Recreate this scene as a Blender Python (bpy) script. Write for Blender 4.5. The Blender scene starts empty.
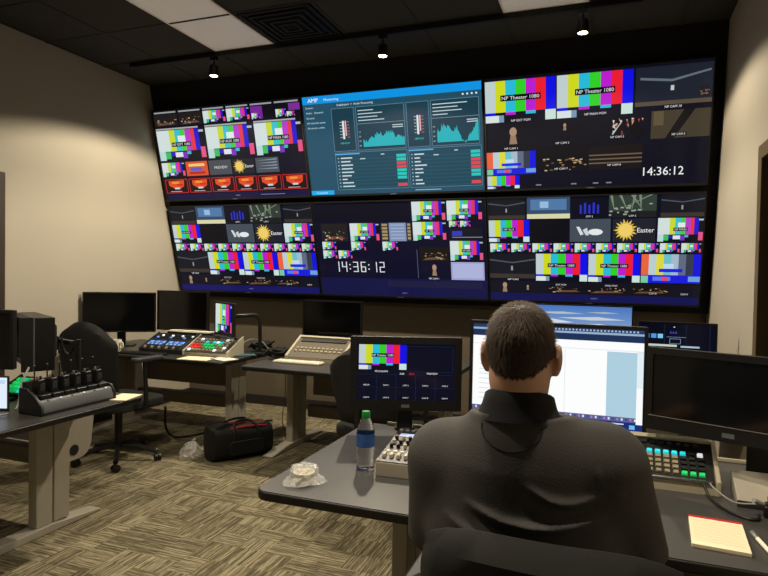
import bpy, bmesh, math, random
import numpy as np
from mathutils import Vector, Matrix
from mathutils.bvhtree import BVHTree
rnd = random.Random(7)
R = math.radians
SC = bpy.context.scene
COL = SC.collection

# ------------------------------------------------------------------ camera
HC = 1.43
cam_d = bpy.data.cameras.new('camera'); cam = bpy.data.objects.new('camera', cam_d); COL.objects.link(cam)
cam_d.sensor_width = 36.0; cam_d.lens = 606.0 / 768.0 * 36.0; cam_d.clip_start = 0.02
YAW, PITCH, ROLL = R(20.43), R(1.33), R(1.01)
fw = Vector((-math.sin(YAW) * math.cos(PITCH), math.cos(YAW) * math.cos(PITCH), -math.sin(PITCH)))
rt = Vector((math.cos(YAW), math.sin(YAW), 0)); up = rt.cross(fw)
rt2 = rt * math.cos(ROLL) + up * math.sin(ROLL); up2 = rt2.cross(fw)
cam.matrix_world = Matrix(((rt2.x, up2.x, -fw.x, 0), (rt2.y, up2.y, -fw.y, 0), (rt2.z, up2.z, -fw.z, HC), (0, 0, 0, 1)))
SC.camera = cam
# ------------------------------------------------------------------ world and exposure
w = bpy.data.worlds.new('world'); SC.world = w; w.use_nodes = True
w.node_tree.nodes['Background'].inputs[0].default_value = (0.006, 0.0065, 0.008, 1)
w.node_tree.nodes['Background'].inputs[1].default_value = 1.0
vs = SC.view_settings
vs.view_transform = 'Standard'; vs.look = 'None'; vs.gamma = 1.0; vs.use_curve_mapping = False; vs.exposure = 0.0
# the room's track spots: x, y, watts (lamps themselves are built in track_head)
WARM = (1.0, 0.875, 0.66)
TRACK_Y = (4.39, 1.42)
HEADS = [(-3.227, 0, 140, 'left'), (-1.679, 0, 205, 'middle'), (-0.215, 0, 85, 'right'),
         (-3.25, 1, 70, 'left'), (-1.70, 1, 140, 'middle'), (-0.16, 1, 135, 'right')]

# ------------------------------------------------------------------ materials
def lin(c):
    c = c / 255.0
    return c / 12.92 if c <= 0.04045 else ((c + 0.055) / 1.055) ** 2.4
def rgb(r, g, b): return (lin(r), lin(g), lin(b), 1.0)
MATS = {}
def mat(name, col, rough=0.6, metal=0.0, noise=0.0, nscale=20.0, bump=0.0, bscale=60.0, spec=0.5, trans=0.0, ior=1.45, emit=None, estr=0.0, alpha=1.0, sheen=0.0):
    if name in MATS: return MATS[name]
    m = bpy.data.materials.new(name); m.use_nodes = True; MATS[name] = m
    nt = m.node_tree; p = nt.nodes['Principled BSDF']
    p.inputs['Roughness'].default_value = rough; p.inputs['Metallic'].default_value = metal
    p.inputs['Specular IOR Level'].default_value = spec; p.inputs['IOR'].default_value = ior
    p.inputs['Transmission Weight'].default_value = trans; p.inputs['Alpha'].default_value = alpha
    p.inputs['Sheen Weight'].default_value = sheen
    if emit: p.inputs['Emission Color'].default_value = emit; p.inputs['Emission Strength'].default_value = estr
    tc = nt.nodes.new('ShaderNodeTexCoord')
    n = nt.nodes.new('ShaderNodeTexNoise'); n.inputs['Scale'].default_value = nscale; n.inputs['Detail'].default_value = 4
    nt.links.new(tc.outputs['Object'], n.inputs['Vector'])
    mx = nt.nodes.new('ShaderNodeMix'); mx.data_type = 'RGBA'
    k = max(noise, 0.03)
    mx.inputs[6].default_value = (*[c * (1 - k) for c in col[:3]], 1); mx.inputs[7].default_value = (*[min(1, c * (1 + k)) for c in col[:3]], 1)
    nt.links.new(n.outputs[0], mx.inputs[0]); nt.links.new(mx.outputs[2], p.inputs['Base Color'])
    if bump:
        n2 = nt.nodes.new('ShaderNodeTexNoise'); n2.inputs['Scale'].default_value = bscale; n2.inputs['Detail'].default_value = 3
        nt.links.new(tc.outputs['Object'], n2.inputs['Vector'])
        b = nt.nodes.new('ShaderNodeBump'); b.inputs['Strength'].default_value = bump; b.inputs['Distance'].default_value = 0.01
        nt.links.new(n2.outputs[0], b.inputs['Height']); nt.links.new(b.outputs[0], p.inputs['Normal'])
    return m
BEIGE = mat('wall_paint', rgb(176, 168, 153), 0.85, noise=0.04, nscale=3, bump=0.05, bscale=180)
TAUPE = mat('back_wall_paint', rgb(98, 88, 74), 0.85, noise=0.04, nscale=3, bump=0.05, bscale=180)
BLACKWALL = mat('black_wall_paint', rgb(17, 16, 16), 0.9, noise=0.1, bump=0.03)
CEIL = mat('charcoal_ceiling', rgb(58, 56, 54), 0.95, noise=0.08, nscale=8, bump=0.1, bscale=200)
GRID = mat('black_grid', rgb(10, 10, 10), 0.7)
GRIDC = mat('charcoal_grid', rgb(44, 42, 40), 0.8)
DIFF = mat('lamp_diffuser', rgb(245, 240, 236), 0.5, noise=0.02)
GLOWDIFF = mat('added_glow_diffuser', rgb(240, 236, 232), 0.5, emit=(1.0, .9, .82, 1), estr=.10)  # weak emission added so the ceiling panels look brighter
BASE = mat('dark_baseboard', rgb(38, 34, 30), 0.7)
DOORM = mat('dark_brown_wood', rgb(52, 38, 30), 0.5, noise=0.25, nscale=6)
FRAMEM = mat('olive_door_frame', rgb(98, 84, 58), 0.5)
BLK = mat('black_plastic', rgb(18, 18, 19), 0.42, noise=0.1)
BLKM = mat('black_matte', rgb(13, 13, 14), 0.75, noise=0.15)
GLOSS = mat('dark_glass', rgb(8, 9, 12), 0.12)
GREYP = mat('grey_plastic', rgb(88, 90, 95), 0.45, noise=0.1)
DKGREY = mat('dark_grey_plastic', rgb(42, 43, 46), 0.5)
SILVER = mat('brushed_silver', rgb(185, 183, 178), 0.35, 0.8)
CHROME = mat('chrome', rgb(210, 210, 210), 0.15, 1.0)
LEGM = mat('beige_powder_coat', rgb(164, 157, 144), 0.5, noise=0.03)
DESKT = mat('grey_laminate', rgb(66, 65, 65), 0.38, noise=0.05, nscale=90)
DESKD = mat('dark_laminate', rgb(50, 48, 46), 0.36, noise=0.06, nscale=90)
DEDGE = mat('black_edge_band', rgb(20, 19, 18), 0.4)
PANELM = mat('modesty_panel_grey', rgb(118, 109, 96), 0.6)
CREAM = mat('cream_metal', rgb(178, 170, 148), 0.5)
PAPER = mat('paper', rgb(240, 228, 196), 0.85)
PAPERW = mat('white_paper', rgb(236, 230, 214), 0.85)
REDM = mat('red_binding', rgb(190, 30, 40), 0.6)
FABRIC = mat('black_chair_fabric', rgb(20, 20, 20), 0.9, noise=0.3, nscale=300, bump=0.15, bscale=500)
MESHF = mat('charcoal_chair_fabric', rgb(15, 15, 15), 0.9, noise=0.3, nscale=400, bump=0.2, bscale=600)
CABLE = mat('black_cable', rgb(12, 12, 12), 0.5)
CABLEW = mat('white_cable', rgb(160, 158, 150), 0.5)
CABLER = mat('red_cable', rgb(110, 30, 25), 0.5)
BAG = mat('black_nylon', rgb(13, 13, 14), 0.8, noise=0.25, nscale=120, bump=0.3, bscale=30)
BAGG = mat('brown_nylon', rgb(70, 58, 46), 0.8, noise=0.2, nscale=120)
BAGR = mat('red_piping', rgb(176, 34, 48), 0.6)
SKIN = mat('skin', rgb(188, 146, 126), 0.5, noise=0.08, nscale=30)
HAIR = mat('brown_hair', rgb(30, 21, 15), 0.5, noise=0.6, nscale=60, bump=0.5, bscale=120)
_nt = HAIR.node_tree; _mp = _nt.nodes.new('ShaderNodeMapping'); _mp.inputs['Scale'].default_value = (5.0, 2.0, 0.8)
for _n in [n for n in _nt.nodes if n.bl_idname == 'ShaderNodeTexNoise']: _nt.links.new(_mp.outputs[0], _n.inputs['Vector'])
_nt.links.new([n for n in _nt.nodes if n.bl_idname == 'ShaderNodeTexCoord'][0].outputs['Object'], _mp.inputs[0])
STRAND = mat('hair_strand', rgb(58, 40, 27), 0.7, noise=0.7, nscale=150)
SHIRT = mat('charcoal_polo_knit', rgb(66, 64, 64), 0.9, noise=0.1, nscale=200, bump=0.12, bscale=260)
COLLAR = mat('navy_collar_knit', rgb(18, 19, 27), 0.9, bump=0.1, bscale=300)
TROUS = mat('dark_trousers', rgb(32, 33, 40), 0.9, noise=0.1)
SHOEM = mat('shoe_leather', rgb(30, 24, 20), 0.5)
EYE = mat('eye_white', rgb(230, 226, 220), 0.3)
GREEN = mat('green_cap', rgb(20, 120, 45), 0.4)
CLEARP = mat('clear_plastic', (0.97, 0.98, 0.98, 1), 0.03, trans=1.0, ior=1.25)
WATER = mat('water', (0.93, 0.97, 0.98, 1), 0.0, trans=1.0, ior=1.2)
WRAP = mat('cloudy_plastic_wrap', (0.9, 0.9, 0.88, 1), 0.15, bump=0.5, bscale=60, alpha=0.30, spec=0.9)
BLUEL = mat('blue_label', rgb(44, 84, 150), 0.4, noise=0.5, nscale=60)
def glow(name, c, s=1.0): return mat('lit_' + name, c, 0.4, emit=c, estr=s)
CYANK = glow('cyan_key', rgb(30, 190, 205), 0.9)
GREENK = glow('green_key', rgb(25, 200, 100), 0.5)
REDK = glow('red_key', rgb(215, 40, 35), 0.5)
WHITEK = glow('white_key', rgb(225, 232, 235), 0.8)
BLUEK = glow('blue_key', rgb(90, 130, 230), 0.7)
DARKK = mat('unlit_key', rgb(150, 140, 115), 0.5)
DARKB = mat('black_key', rgb(28, 28, 30), 0.4)
LAMPM = glow('lamp_lens', (1.0, 0.83, 0.55, 1), 30.0)

def screen_mat():
    m = bpy.data.materials.new('screen_picture'); m.use_nodes = True
    nt = m.node_tree; p = nt.nodes['Principled BSDF']
    p.inputs['Base Color'].default_value = (0.004, 0.004, 0.006, 1); p.inputs['Roughness'].default_value = 0.12; p.inputs['Specular IOR Level'].default_value = 0.15
    a = nt.nodes.new('ShaderNodeAttribute'); a.attribute_name = 'Col'
    nt.links.new(a.outputs['Color'], p.inputs['Emission Color']); p.inputs['Emission Strength'].default_value = 1.0
    return m
SCREEN = screen_mat()

def carpet_mat():
    m = bpy.data.materials.new('carpet_tile'); m.use_nodes = True
    nt = m.node_tree; L = nt.links; p = nt.nodes['Principled BSDF']; N = nt.nodes.new
    p.inputs['Roughness'].default_value = 0.95; p.inputs['Specular IOR Level'].default_value = 0.1
    tc = N('ShaderNodeTexCoord'); oi = N('ShaderNodeObjectInfo')
    def vmath(op, a, b=None):
        n = N('ShaderNodeVectorMath'); n.operation = op
        L.new(a, n.inputs[0])
        if b is not None:
            if isinstance(b, tuple): n.inputs[1].default_value = b
            else: L.new(b, n.inputs[1])
        return n.outputs[0]
    # random shift so that no two tiles carry the same streaks
    comb = N('ShaderNodeCombineXYZ'); mu = N('ShaderNodeMath'); mu.operation = 'MULTIPLY'; mu.inputs[1].default_value = 37.0
    L.new(oi.outputs['Random'], mu.inputs[0]); L.new(mu.outputs[0], comb.inputs[2])
    co = vmath('ADD', tc.outputs['Object'], (0.25, 0.25, 0.0))
    ck0 = N('ShaderNodeTexWhiteNoise'); ck0.noise_dimensions = '3D'
    L.new(vmath('FLOOR', vmath('ADD', vmath('MULTIPLY', co, (6.0, 8.0, 0.0)), comb.outputs[0])), ck0.inputs['Vector'])
    ck = N('ShaderNodeMath'); ck.operation = 'GREATER_THAN'; ck.inputs[1].default_value = 0.52; L.new(ck0.outputs[0], ck.inputs[0])
    outs = []
    for sc, ln in (((14.0, 150.0, 1.0), (6.0, 135.0, 0.0)), ((150.0, 14.0, 1.0), (135.0, 8.0, 0.0))):
        n = N('ShaderNodeTexNoise'); n.inputs['Scale'].default_value = 1.0; n.inputs['Detail'].default_value = 2.0
        L.new(vmath('ADD', vmath('MULTIPLY', co, sc), comb.outputs[0]), n.inputs['Vector'])
        wn = N('ShaderNodeTexWhiteNoise'); wn.noise_dimensions = '3D'      # one shade for each tuft row of a patch
        L.new(vmath('FLOOR', vmath('ADD', vmath('MULTIPLY', co, ln), comb.outputs[0])), wn.inputs['Vector'])
        mm = N('ShaderNodeMix'); mm.inputs[0].default_value = 0.28; L.new(n.outputs[0], mm.inputs[2]); L.new(wn.outputs[0], mm.inputs[3]); outs.append(mm.outputs[0])
    mx = N('ShaderNodeMix'); L.new(ck.outputs[0], mx.inputs[0]); L.new(outs[0], mx.inputs[2]); L.new(outs[1], mx.inputs[3])
    # patch to patch brightness
    pv = N('ShaderNodeTexWhiteNoise'); pv.noise_dimensions = '3D'
    fl = vmath('FLOOR', vmath('ADD', vmath('MULTIPLY', co, (6.0, 8.0, 0.0)), comb.outputs[0])); L.new(fl, pv.inputs['Vector'])
    ma = N('ShaderNodeMath'); ma.operation = 'MULTIPLY_ADD'; ma.inputs[1].default_value = 0.10; L.new(pv.outputs[0], ma.inputs[0]); L.new(mx.outputs[0], ma.inputs[2])
    cr = N('ShaderNodeValToRGB'); e = cr.color_ramp.elements
    e[0].position = 0.40; e[0].color = rgb(82, 76, 62); e[1].position = 0.72; e[1].color = rgb(156, 147, 122)
    x = cr.color_ramp.elements.new(0.55); x.color = rgb(116, 107, 84)
    L.new(ma.outputs[0], cr.inputs[0]); L.new(cr.outputs[0], p.inputs['Base Color'])
    fn = N('ShaderNodeTexNoise'); fn.inputs['Scale'].default_value = 220.0; L.new(tc.outputs['Object'], fn.inputs['Vector'])
    b = N('ShaderNodeBump'); b.inputs['Strength'].default_value = 0.5; b.inputs['Distance'].default_value = 0.004
    ad = N('ShaderNodeMath'); ad.operation = 'ADD'; L.new(fn.outputs[0], ad.inputs[0]); L.new(mx.outputs[0], ad.inputs[1])
    L.new(ad.outputs[0], b.inputs['Height']); L.new(b.outputs[0], p.inputs['Normal'])
    return m
CARPET = carpet_mat()

# ------------------------------------------------------------------ builders
class MB:
    def __init__(s): s.v = []; s.f = []
    def quadbox(s, pts):
        n = len(s.v); s.v += [tuple(p) for p in pts]
        for a in ((0, 3, 2, 1), (4, 5, 6, 7), (0, 1, 5, 4), (1, 2, 6, 5), (2, 3, 7, 6), (3, 0, 4, 7)): s.f.append(tuple(n + i for i in a))
        return s
    def box(s, x0, x1, y0, y1, z0, z1):
        return s.quadbox([(x0, y0, z0), (x1, y0, z0), (x1, y1, z0), (x0, y1, z0), (x0, y0, z1), (x1, y0, z1), (x1, y1, z1), (x0, y1, z1)])
    def prism(s, poly, a0, a1, axis='x'):
        n = len(s.v); k = len(poly)
        def P(u, v, a): return (a, u, v) if axis == 'x' else ((u, a, v) if axis == 'y' else (u, v, a))
        s.v += [P(u, v, a0) for u, v in poly] + [P(u, v, a1) for u, v in poly]
        s.f.append(tuple(n + i for i in range(k))[::-1]); s.f.append(tuple(n + k + i for i in range(k)))
        for i in range(k): j = (i + 1) % k; s.f.append((n + i, n + j, n + k + j, n + k + i))
        return s
    def lathe(s, prof, seg=20, c=(0, 0, 0), axis='z', cap=True):
        n = len(s.v); k = len(prof)
        for r, h in prof:
            for i in range(seg):
                a = 2 * math.pi * i / seg; x, y = r * math.cos(a), r * math.sin(a)
                s.v.append((c[0] + x, c[1] + y, c[2] + h) if axis == 'z' else ((c[0] + h, c[1] + x, c[2] + y) if axis == 'x' else (c[0] + x, c[1] + h, c[2] + y)))
        for q in range(k - 1):
            for i in range(seg):
                j = (i + 1) % seg; s.f.append((n + q * seg + i, n + q * seg + j, n + (q + 1) * seg + j, n + (q + 1) * seg + i))
        if cap:
            s.f.append(tuple(n + i for i in range(seg))[::-1]); s.f.append(tuple(n + (k - 1) * seg + i for i in range(seg)))
        return s
    def tube(s, pts, r, seg=8, smooth=True):
        pts = [Vector(p) for p in pts]
        if smooth and len(pts) > 2:
            q = [pts[0]] + pts + [pts[-1]]; out = []
            for i in range(1, len(q) - 2):
                for t in (0, .2, .4, .6, .8):
                    a, b, c, d = q[i - 1], q[i], q[i + 1], q[i + 2]
                    out.append(0.5 * ((2 * b) + (c - a) * t + (2 * a - 5 * b + 4 * c - d) * t * t + (3 * b - a - 3 * c + d) * t ** 3))
            pts = out + [pts[-1]]
        n = len(s.v); k = len(pts); ref = Vector((0.31, 0.17, 0.93))
        for i, p in enumerate(pts):
            t = (pts[min(i + 1, k - 1)] - pts[max(i - 1, 0)]).normalized()
            a = t.cross(ref)
            if a.length < 1e-3: a = t.cross(Vector((1, 0, 0)))
            a.normalize(); b = t.cross(a)
            rr = r[i * len(r) // k] if isinstance(r, (list, tuple)) else r
            for j in range(seg):
                an = 2 * math.pi * j / seg; s.v.append(tuple(p + (a * math.cos(an) + b * math.sin(an)) * rr))
        for i in range(k - 1):
            for j in range(seg): jj = (j + 1) % seg; s.f.append((n + i * seg + j, n + i * seg + jj, n + (i + 1) * seg + jj, n + (i + 1) * seg + j))
        s.f.append(tuple(n + j for j in range(seg))[::-1]); s.f.append(tuple(n + (k - 1) * seg + j for j in range(seg)))
        return s
    def grid(s, P, closed=False):
        n = len(s.v); a = len(P); b = len(P[0])
        for row in P: s.v += [tuple(p) for p in row]
        for i in range(a - 1):
            for j in range(b if closed else b - 1):
                jj = (j + 1) % b; s.f.append((n + i * b + j, n + i * b + jj, n + (i + 1) * b + jj, n + (i + 1) * b + j))
        return s
    def mesh(s, name):
        me = bpy.data.meshes.new(name); me.from_pydata(s.v, [], s.f)
        bm = bmesh.new(); bm.from_mesh(me); bmesh.ops.recalc_face_normals(bm, faces=bm.faces); bm.to_mesh(me); bm.free()
        return me
    def build(s, name, m, parent=None, bevel=0.0, smooth=False, seg=2, loc=None, rot=None):
        return obj(name, s.mesh(name), m, parent, bevel, smooth, seg, loc, rot)
def obj(name, me, m, parent=None, bevel=0.0, smooth=False, seg=2, loc=None, rot=None):
    o = bpy.data.objects.new(name, me); COL.objects.link(o)
    if m and not me.materials: me.materials.append(m)
    if parent: o.parent = parent
    if loc: o.location = loc
    if rot: o.rotation_euler = rot
    if smooth:
        me.polygons.foreach_set('use_smooth', [True] * len(me.polygons)); me.set_sharp_from_angle(angle=R(42))
    if bevel:
        b = o.modifiers.new('bevel', 'BEVEL'); b.width = bevel; b.segments = seg; b.limit_method = 'ANGLE'; b.angle_limit = R(40)
        me.polygons.foreach_set('use_smooth', [True] * len(me.polygons))
        o.modifiers.new('wn', 'WEIGHTED_NORMAL')
    return o
def box(name, m, parent, x0, x1, y0, y1, z0, z1, bevel=0.0):
    return MB().box(x0, x1, y0, y1, z0, z1).build(name, m, parent, bevel)
def tag(o, label, cat, group=None):
    o['label'] = label; o['category'] = cat
    if group: o['group'] = group
    return o
def thing(name, label, cat, loc=(0, 0, 0), rz=0.0, group=None, rx=0.0):
    o = bpy.data.objects.new(name, None); COL.objects.link(o); o.empty_display_size = 0.1
    o.location = loc; o.rotation_euler = (rx, 0, rz)
    return tag(o, label, cat, group)
def struct(o): o['kind'] = 'structure'; return o
def rrect(x0, x1, y0, y1, r, n=5, corners=(1, 1, 1, 1)):
    out = []
    for k, (cx, cy, a) in enumerate(((x0 + r, y0 + r, 180), (x1 - r, y0 + r, 270), (x1 - r, y1 - r, 0), (x0 + r, y1 - r, 90))):
        if not corners[k]: out.append(((x0, y0), (x1, y0), (x1, y1), (x0, y1))[k]); continue
        for i in range(n + 1):
            t = R(a + 90 * i / n); out.append((cx + r * math.cos(t), cy + r * math.sin(t)))
    return out

# ------------------------------------------------------------------ screen pictures
FONT = {}
def text_tris(s):
    if s in FONT: return FONT[s]
    c = bpy.data.curves.new('t', 'FONT'); c.body = s; c.resolution_u = 2; c.size = 1.0
    o = bpy.data.objects.new('t', c); COL.objects.link(o)
    dg = bpy.context.evaluated_depsgraph_get(); me = bpy.data.meshes.new_from_object(o.evaluated_get(dg))
    v = [(p.co.x, p.co.y) for p in me.vertices]; f = [tuple(p.vertices) for p in me.polygons]
    bpy.data.objects.remove(o); bpy.data.curves.remove(c); bpy.data.meshes.remove(me)
    FONT[s] = (v, f); return FONT[s]
class Canvas:
    """flat picture of one screen: u to the right, v down, both 0..1, in the local xz plane facing -y"""
    def __init__(s, w, h, bg, r=1.0): s.w, s.h, s.r = w, h, r; s.v = []; s.f = []; s.c = []; s.rect(0, 0, 1, 1, bg, 0)
    def P(s, u, v, l): u = u / (s.r + u * (1 - s.r)); return ((u - .5) * s.w, -l * 0.0005, (.5 - v) * s.h)
    def poly(s, pts, col, l=1):
        n = len(s.v); s.v += [s.P(u, v, l) for u, v in pts]; s.f.append(tuple(range(n, n + len(pts)))); s.c.append(col)
    def rect(s, u0, v0, u1, v1, col, l=1): s.poly(((u0, v1), (u1, v1), (u1, v0), (u0, v0)), col, l)
    def frame(s, u0, v0, u1, v1, col, t=0.003, l=3):
        tv = t * s.w / s.h
        s.rect(u0, v0, u1, v0 + tv, col, l); s.rect(u0, v1 - tv, u1, v1, col, l); s.rect(u0, v0, u0 + t, v1, col, l); s.rect(u1 - t, v0, u1, v1, col, l)
    def text(s, u, v, txt, hgt, col, l=5, center=True, stretch=1.0):
        vs_, fs = text_tris(txt)
        if not vs_: return
        xs = [p[0] for p in vs_]; x0, x1 = min(xs), max(xs)
        k = hgt / 0.7; n = len(s.v); off = (x0 + x1) / 2 if center else x0
        for x, y in vs_: s.v.append(s.P(u + (x - off) * k * stretch * s.h / s.w, v - (y - 0.35) * k, l))
        for f in fs: s.f.append(tuple(n + i for i in f)); s.c.append(col)
    def label(s, u, v, txt, hgt, fg=rgb(225, 225, 230), bg=rgb(8, 8, 10)):
        vs_, fs = text_tris(txt); w_ = (max(p[0] for p in vs_) - min(p[0] for p in vs_)) * hgt / 0.7 * s.h / s.w
        s.rect(u - w_ / 2 - .006, v - hgt * .85, u + w_ / 2 + .006, v + hgt * .85, bg, 6); s.text(u, v, txt, hgt, fg, 7)
    def bars(s, u0, v0, u1, v1, l=1, txt=None):            # plain bars with the small reversed row below
        C = [rgb(190, 205, 205), rgb(205, 215, 30), rgb(40, 185, 215), rgb(50, 205, 40), rgb(185, 30, 205), rgb(232, 30, 50), rgb(15, 15, 225)]
        w, h = u1 - u0, v1 - v0
        for i, c in enumerate(C): s.rect(u0 + w * i / 7, v0, u0 + w * (i + 1) / 7, v0 + h * .76, c, l)
        for i, c in enumerate((C[6], None, C[4], None, C[2], None, rgb(190, 190, 190))):
            if c: s.rect(u0 + w * i / 7, v0 + h * .76, u0 + w * (i + 1) / 7, v0 + h * .83, c, l)
        s.rect(u0, v0 + h * .83, u0 + w * .26, v1, rgb(215, 225, 225), l); s.rect(u0 + w * .19, v0 + h * .83, u0 + w * .26, v1, rgb(120, 150, 175), l + 1)
        s.rect(u0 + w * .85, v0 + h * .76, u1, v1, rgb(200, 225, 215), l + 1)
        if txt: s.label(u0 + w * .5, v0 + h * .42, txt, h * .085)
    def card(s, u0, v0, u1, v1, l=1, txt=None, hd=True):   # bars test card with side columns, centre patch and lower blocks
        w, h = u1 - u0, v1 - v0
        if hd: s.rect(u0, v0 - h * .07, u0 + w * .9, v0 - h * .02, rgb(165, 170, 170), l)
        C = [rgb(208, 222, 220), rgb(200, 215, 50), rgb(60, 190, 205), rgb(70, 205, 60), rgb(185, 60, 200), rgb(228, 55, 65), rgb(35, 25, 200)]
        s.rect(u0, v0, u1, v1, rgb(12, 14, 24), l)
        ed = [0, .26, .38, .50, .60, .72, .80, .90]
        for i, c in enumerate(C): s.rect(u0 + w * ed[i], v0, u0 + w * ed[i + 1], v0 + h * .70, c, l + 1)
        s.rect(u0 + w * .44, v0 + h * .2, u0 + w * .6, v0 + h * .4, rgb(225, 232, 228), l + 2)
        s.rect(u0, v0 + h * .70, u0 + w * .13, v1, rgb(185, 215, 215), l + 1); s.rect(u0 + w * .13, v0 + h * .72, u0 + w * .24, v1 - h * .05, rgb(60, 190, 90), l + 1)
        s.rect(u0 + w * .24, v0 + h * .72, u0 + w * .34, v0 + h * .86, rgb(40, 30, 190), l + 1); s.rect(u0 + w * .34, v0 + h * .74, u0 + w * .5, v0 + h * .9, rgb(225, 225, 235), l + 1)
        s.rect(u0 + w * .5, v0 + h * .74, u0 + w * .6, v0 + h * .95, rgb(120, 50, 190), l + 1); s.rect(u0 + w * .6, v0 + h * .72, u0 + w * .68, v0 + h * .82, rgb(60, 185, 200), l + 1)
        s.rect(u0 + w * .9, v0 + h * .6, u1, v0 + h * .95, rgb(226, 84, 130), l + 1); s.rect(u0 + w * .9, v0 + h * .05, u1, v0 + h * .12, rgb(170, 190, 190), l + 1)
        if txt: s.label(u0 + w * .5, v0 + h * .48, txt, h * .085)
    def cardblue(s, u0, v0, u1, v1, l=1):
        w, h = u1 - u0, v1 - v0
        for i, c in enumerate((rgb(232, 100, 60), rgb(185, 205, 210), rgb(220, 215, 60), rgb(110, 190, 200), rgb(165, 185, 205), rgb(96, 106, 128), rgb(52, 58, 74), rgb(20, 20, 215))):
            s.rect(u0 + w * i / 8, v0, u0 + w * (i + 1) / 8, v0 + h * .72, c, l)
        s.rect(u0, v0 + h * .72, u1, v1, rgb(26, 30, 215), l); s.rect(u0 + w * .3, v0 + h * .5, u0 + w * .7, v0 + h * .62, rgb(28, 36, 220), l + 1)
        s.rect(u0 + w * .37, v0 + h * .33, u0 + w * .55, v0 + h * .5, rgb(190, 215, 235), l + 1)
        s.rect(u0, v0 + h * .75, u0 + w * .12, v1, rgb(120, 200, 160), l + 1); s.rect(u0 + w * .2, v0 + h * .78, u0 + w * .5, v0 + h * .92, rgb(90, 120, 235), l + 1)
        s.rect(u0 + w * .36, v0 + h * .78, u0 + w * .46, v0 + h * .92, rgb(225, 75, 100), l + 2); s.rect(u0 + w * .8, v0 + h * .76, u1, v1 - h * .06, rgb(110, 160, 215), l + 1)
    def stage(s, u0, v0, u1, v1, kind='dark', l=1):        # camera views of a dark stage
        w, h = u1 - u0, v1 - v0; q = random.Random(int(u0 * 977 + v0 * 331) + 5)
        bg = {'dark': rgb(20, 22, 30), 'blue': rgb(52, 74, 100), 'gold': rgb(24, 20, 18), 'green': rgb(48, 60, 52), 'grey': rgb(72, 80, 88), 'mix': rgb(34, 30, 30)}[kind]
        s.rect(u0, v0, u1, v1, bg, l)
        if kind == 'dark':
            s.poly(((u0, v0 + h * .22), (u0 + w * .5, v0 + h * .34), (u1, v0 + h * .2), (u1, v0 + h * .26), (u0 + w * .5, v0 + h * .39), (u0, v0 + h * .28)), rgb(74, 80, 88), l + 1)
            s.rect(u0, v0 + h * .82, u1, v1, rgb(58, 50, 44), l + 1); s.rect(u0 + w * .47, v0 + h * .5, u0 + w * .51, v0 + h * .68, rgb(150, 150, 150), l + 1)
        if kind == 'blue':
            s.rect(u0 + w * .08, v0 + h * .1, u0 + w * .92, v0 + h * .6, rgb(80, 120, 165), l + 1); s.rect(u0 + w * .3, v0 + h * .2, u0 + w * .5, v0 + h * .5, rgb(150, 185, 215), l + 2)
            s.rect(u0, v0 + h * .78, u1, v1, rgb(215, 212, 170), l + 1)
        if kind == 'green':
            for i in range(6): a = q.random(); s.poly(((u0 + w * a * .9, v0), (u0 + w * (a * .9 + .06), v0), (u0 + w * (q.random() * .9 + .05), v0 + h * .7)), rgb(118, 134, 112), l + 1)
            s.rect(u0, v0 + h * .72, u1, v1, rgb(26, 30, 28), l + 2)
        if kind in ('gold', 'mix', 'green'):
            cs = {'gold': (rgb(140, 112, 72), rgb(96, 70, 46), rgb(190, 170, 130)), 'mix': (rgb(190, 110, 90), rgb(90, 120, 80), rgb(205, 190, 175)), 'green': (rgb(150, 160, 150),) * 3}[kind]
            for i in range(16):
                a, b = q.random(), .35 + .55 * q.random(); ww = .02 + .06 * q.random()
                s.rect(u0 + w * a * .92, v0 + h * b * .98, u0 + w * min(.99, a * .92 + ww), v0 + h * min(.97, b + .05), cs[i % 3], l + 3)
            if kind != 'green': s.poly(((u0 + w * .1, v0 + h * .92), (u0 + w * .9, v0 + h * .85), (u0 + w * .75, v0 + h * .7), (u0 + w * .25, v0 + h * .74)), rgb(104, 72, 52), l + 2)
        if kind == 'grey':
            for i in range(4): s.poly(((u0 + w * .05, v0 + h * (.2 + .18 * i)), (u0 + w * .95, v0 + h * (.1 + .2 * i)), (u0 + w * .9, v0 + h * (.17 + .2 * i))), rgb(150, 162, 176), l + 1)
    def burst(s, u0, v0, u1, v1, l=1):                      # yellow sunburst title slide
        w, h = u1 - u0, v1 - v0; s.rect(u0, v0, u1, v1, rgb(30, 32, 42), l); cx, cy = u0 + w * .3, v0 + h * .5; a = s.h / s.w
        for i in range(18):
            t = 2 * math.pi * i / 18; rr = h * (.50 if i % 2 else .44)
            s.poly(((cx + math.cos(t) * rr * a, cy + math.sin(t) * rr), (cx + math.cos(t + .2) * rr * .6 * a, cy + math.sin(t + .2) * rr * .6), (cx + math.cos(t - .2) * rr * .6 * a, cy + math.sin(t - .2) * rr * .6)), rgb(226, 190, 70), l + 1)
        s.poly([(cx + math.cos(i * .6283) * h * .3 * a, cy + math.sin(i * .6283) * h * .3) for i in range(10)], rgb(236, 206, 104), l + 2)
        s.text(u0 + w * .77, cy, 'Easter', h * .2, rgb(240, 240, 240), l + 3)
    def person_bust(s, u, v, k, l=2):
        a = s.h / s.w; pts = [(math.cos(t * .5236) * .28 * a * k, math.sin(t * .5236) * .38 * k) for t in range(12)]
        s.poly([(u + x, v - .3 * k + y) for x, y in pts], rgb(168, 140, 112), l); s.poly(((u - .3 * a * k, v + .7 * k), (u + .3 * a * k, v + .7 * k), (u + .2 * a * k, v), (u - .2 * a * k, v)), rgb(150, 122, 100), l + 1)
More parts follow.
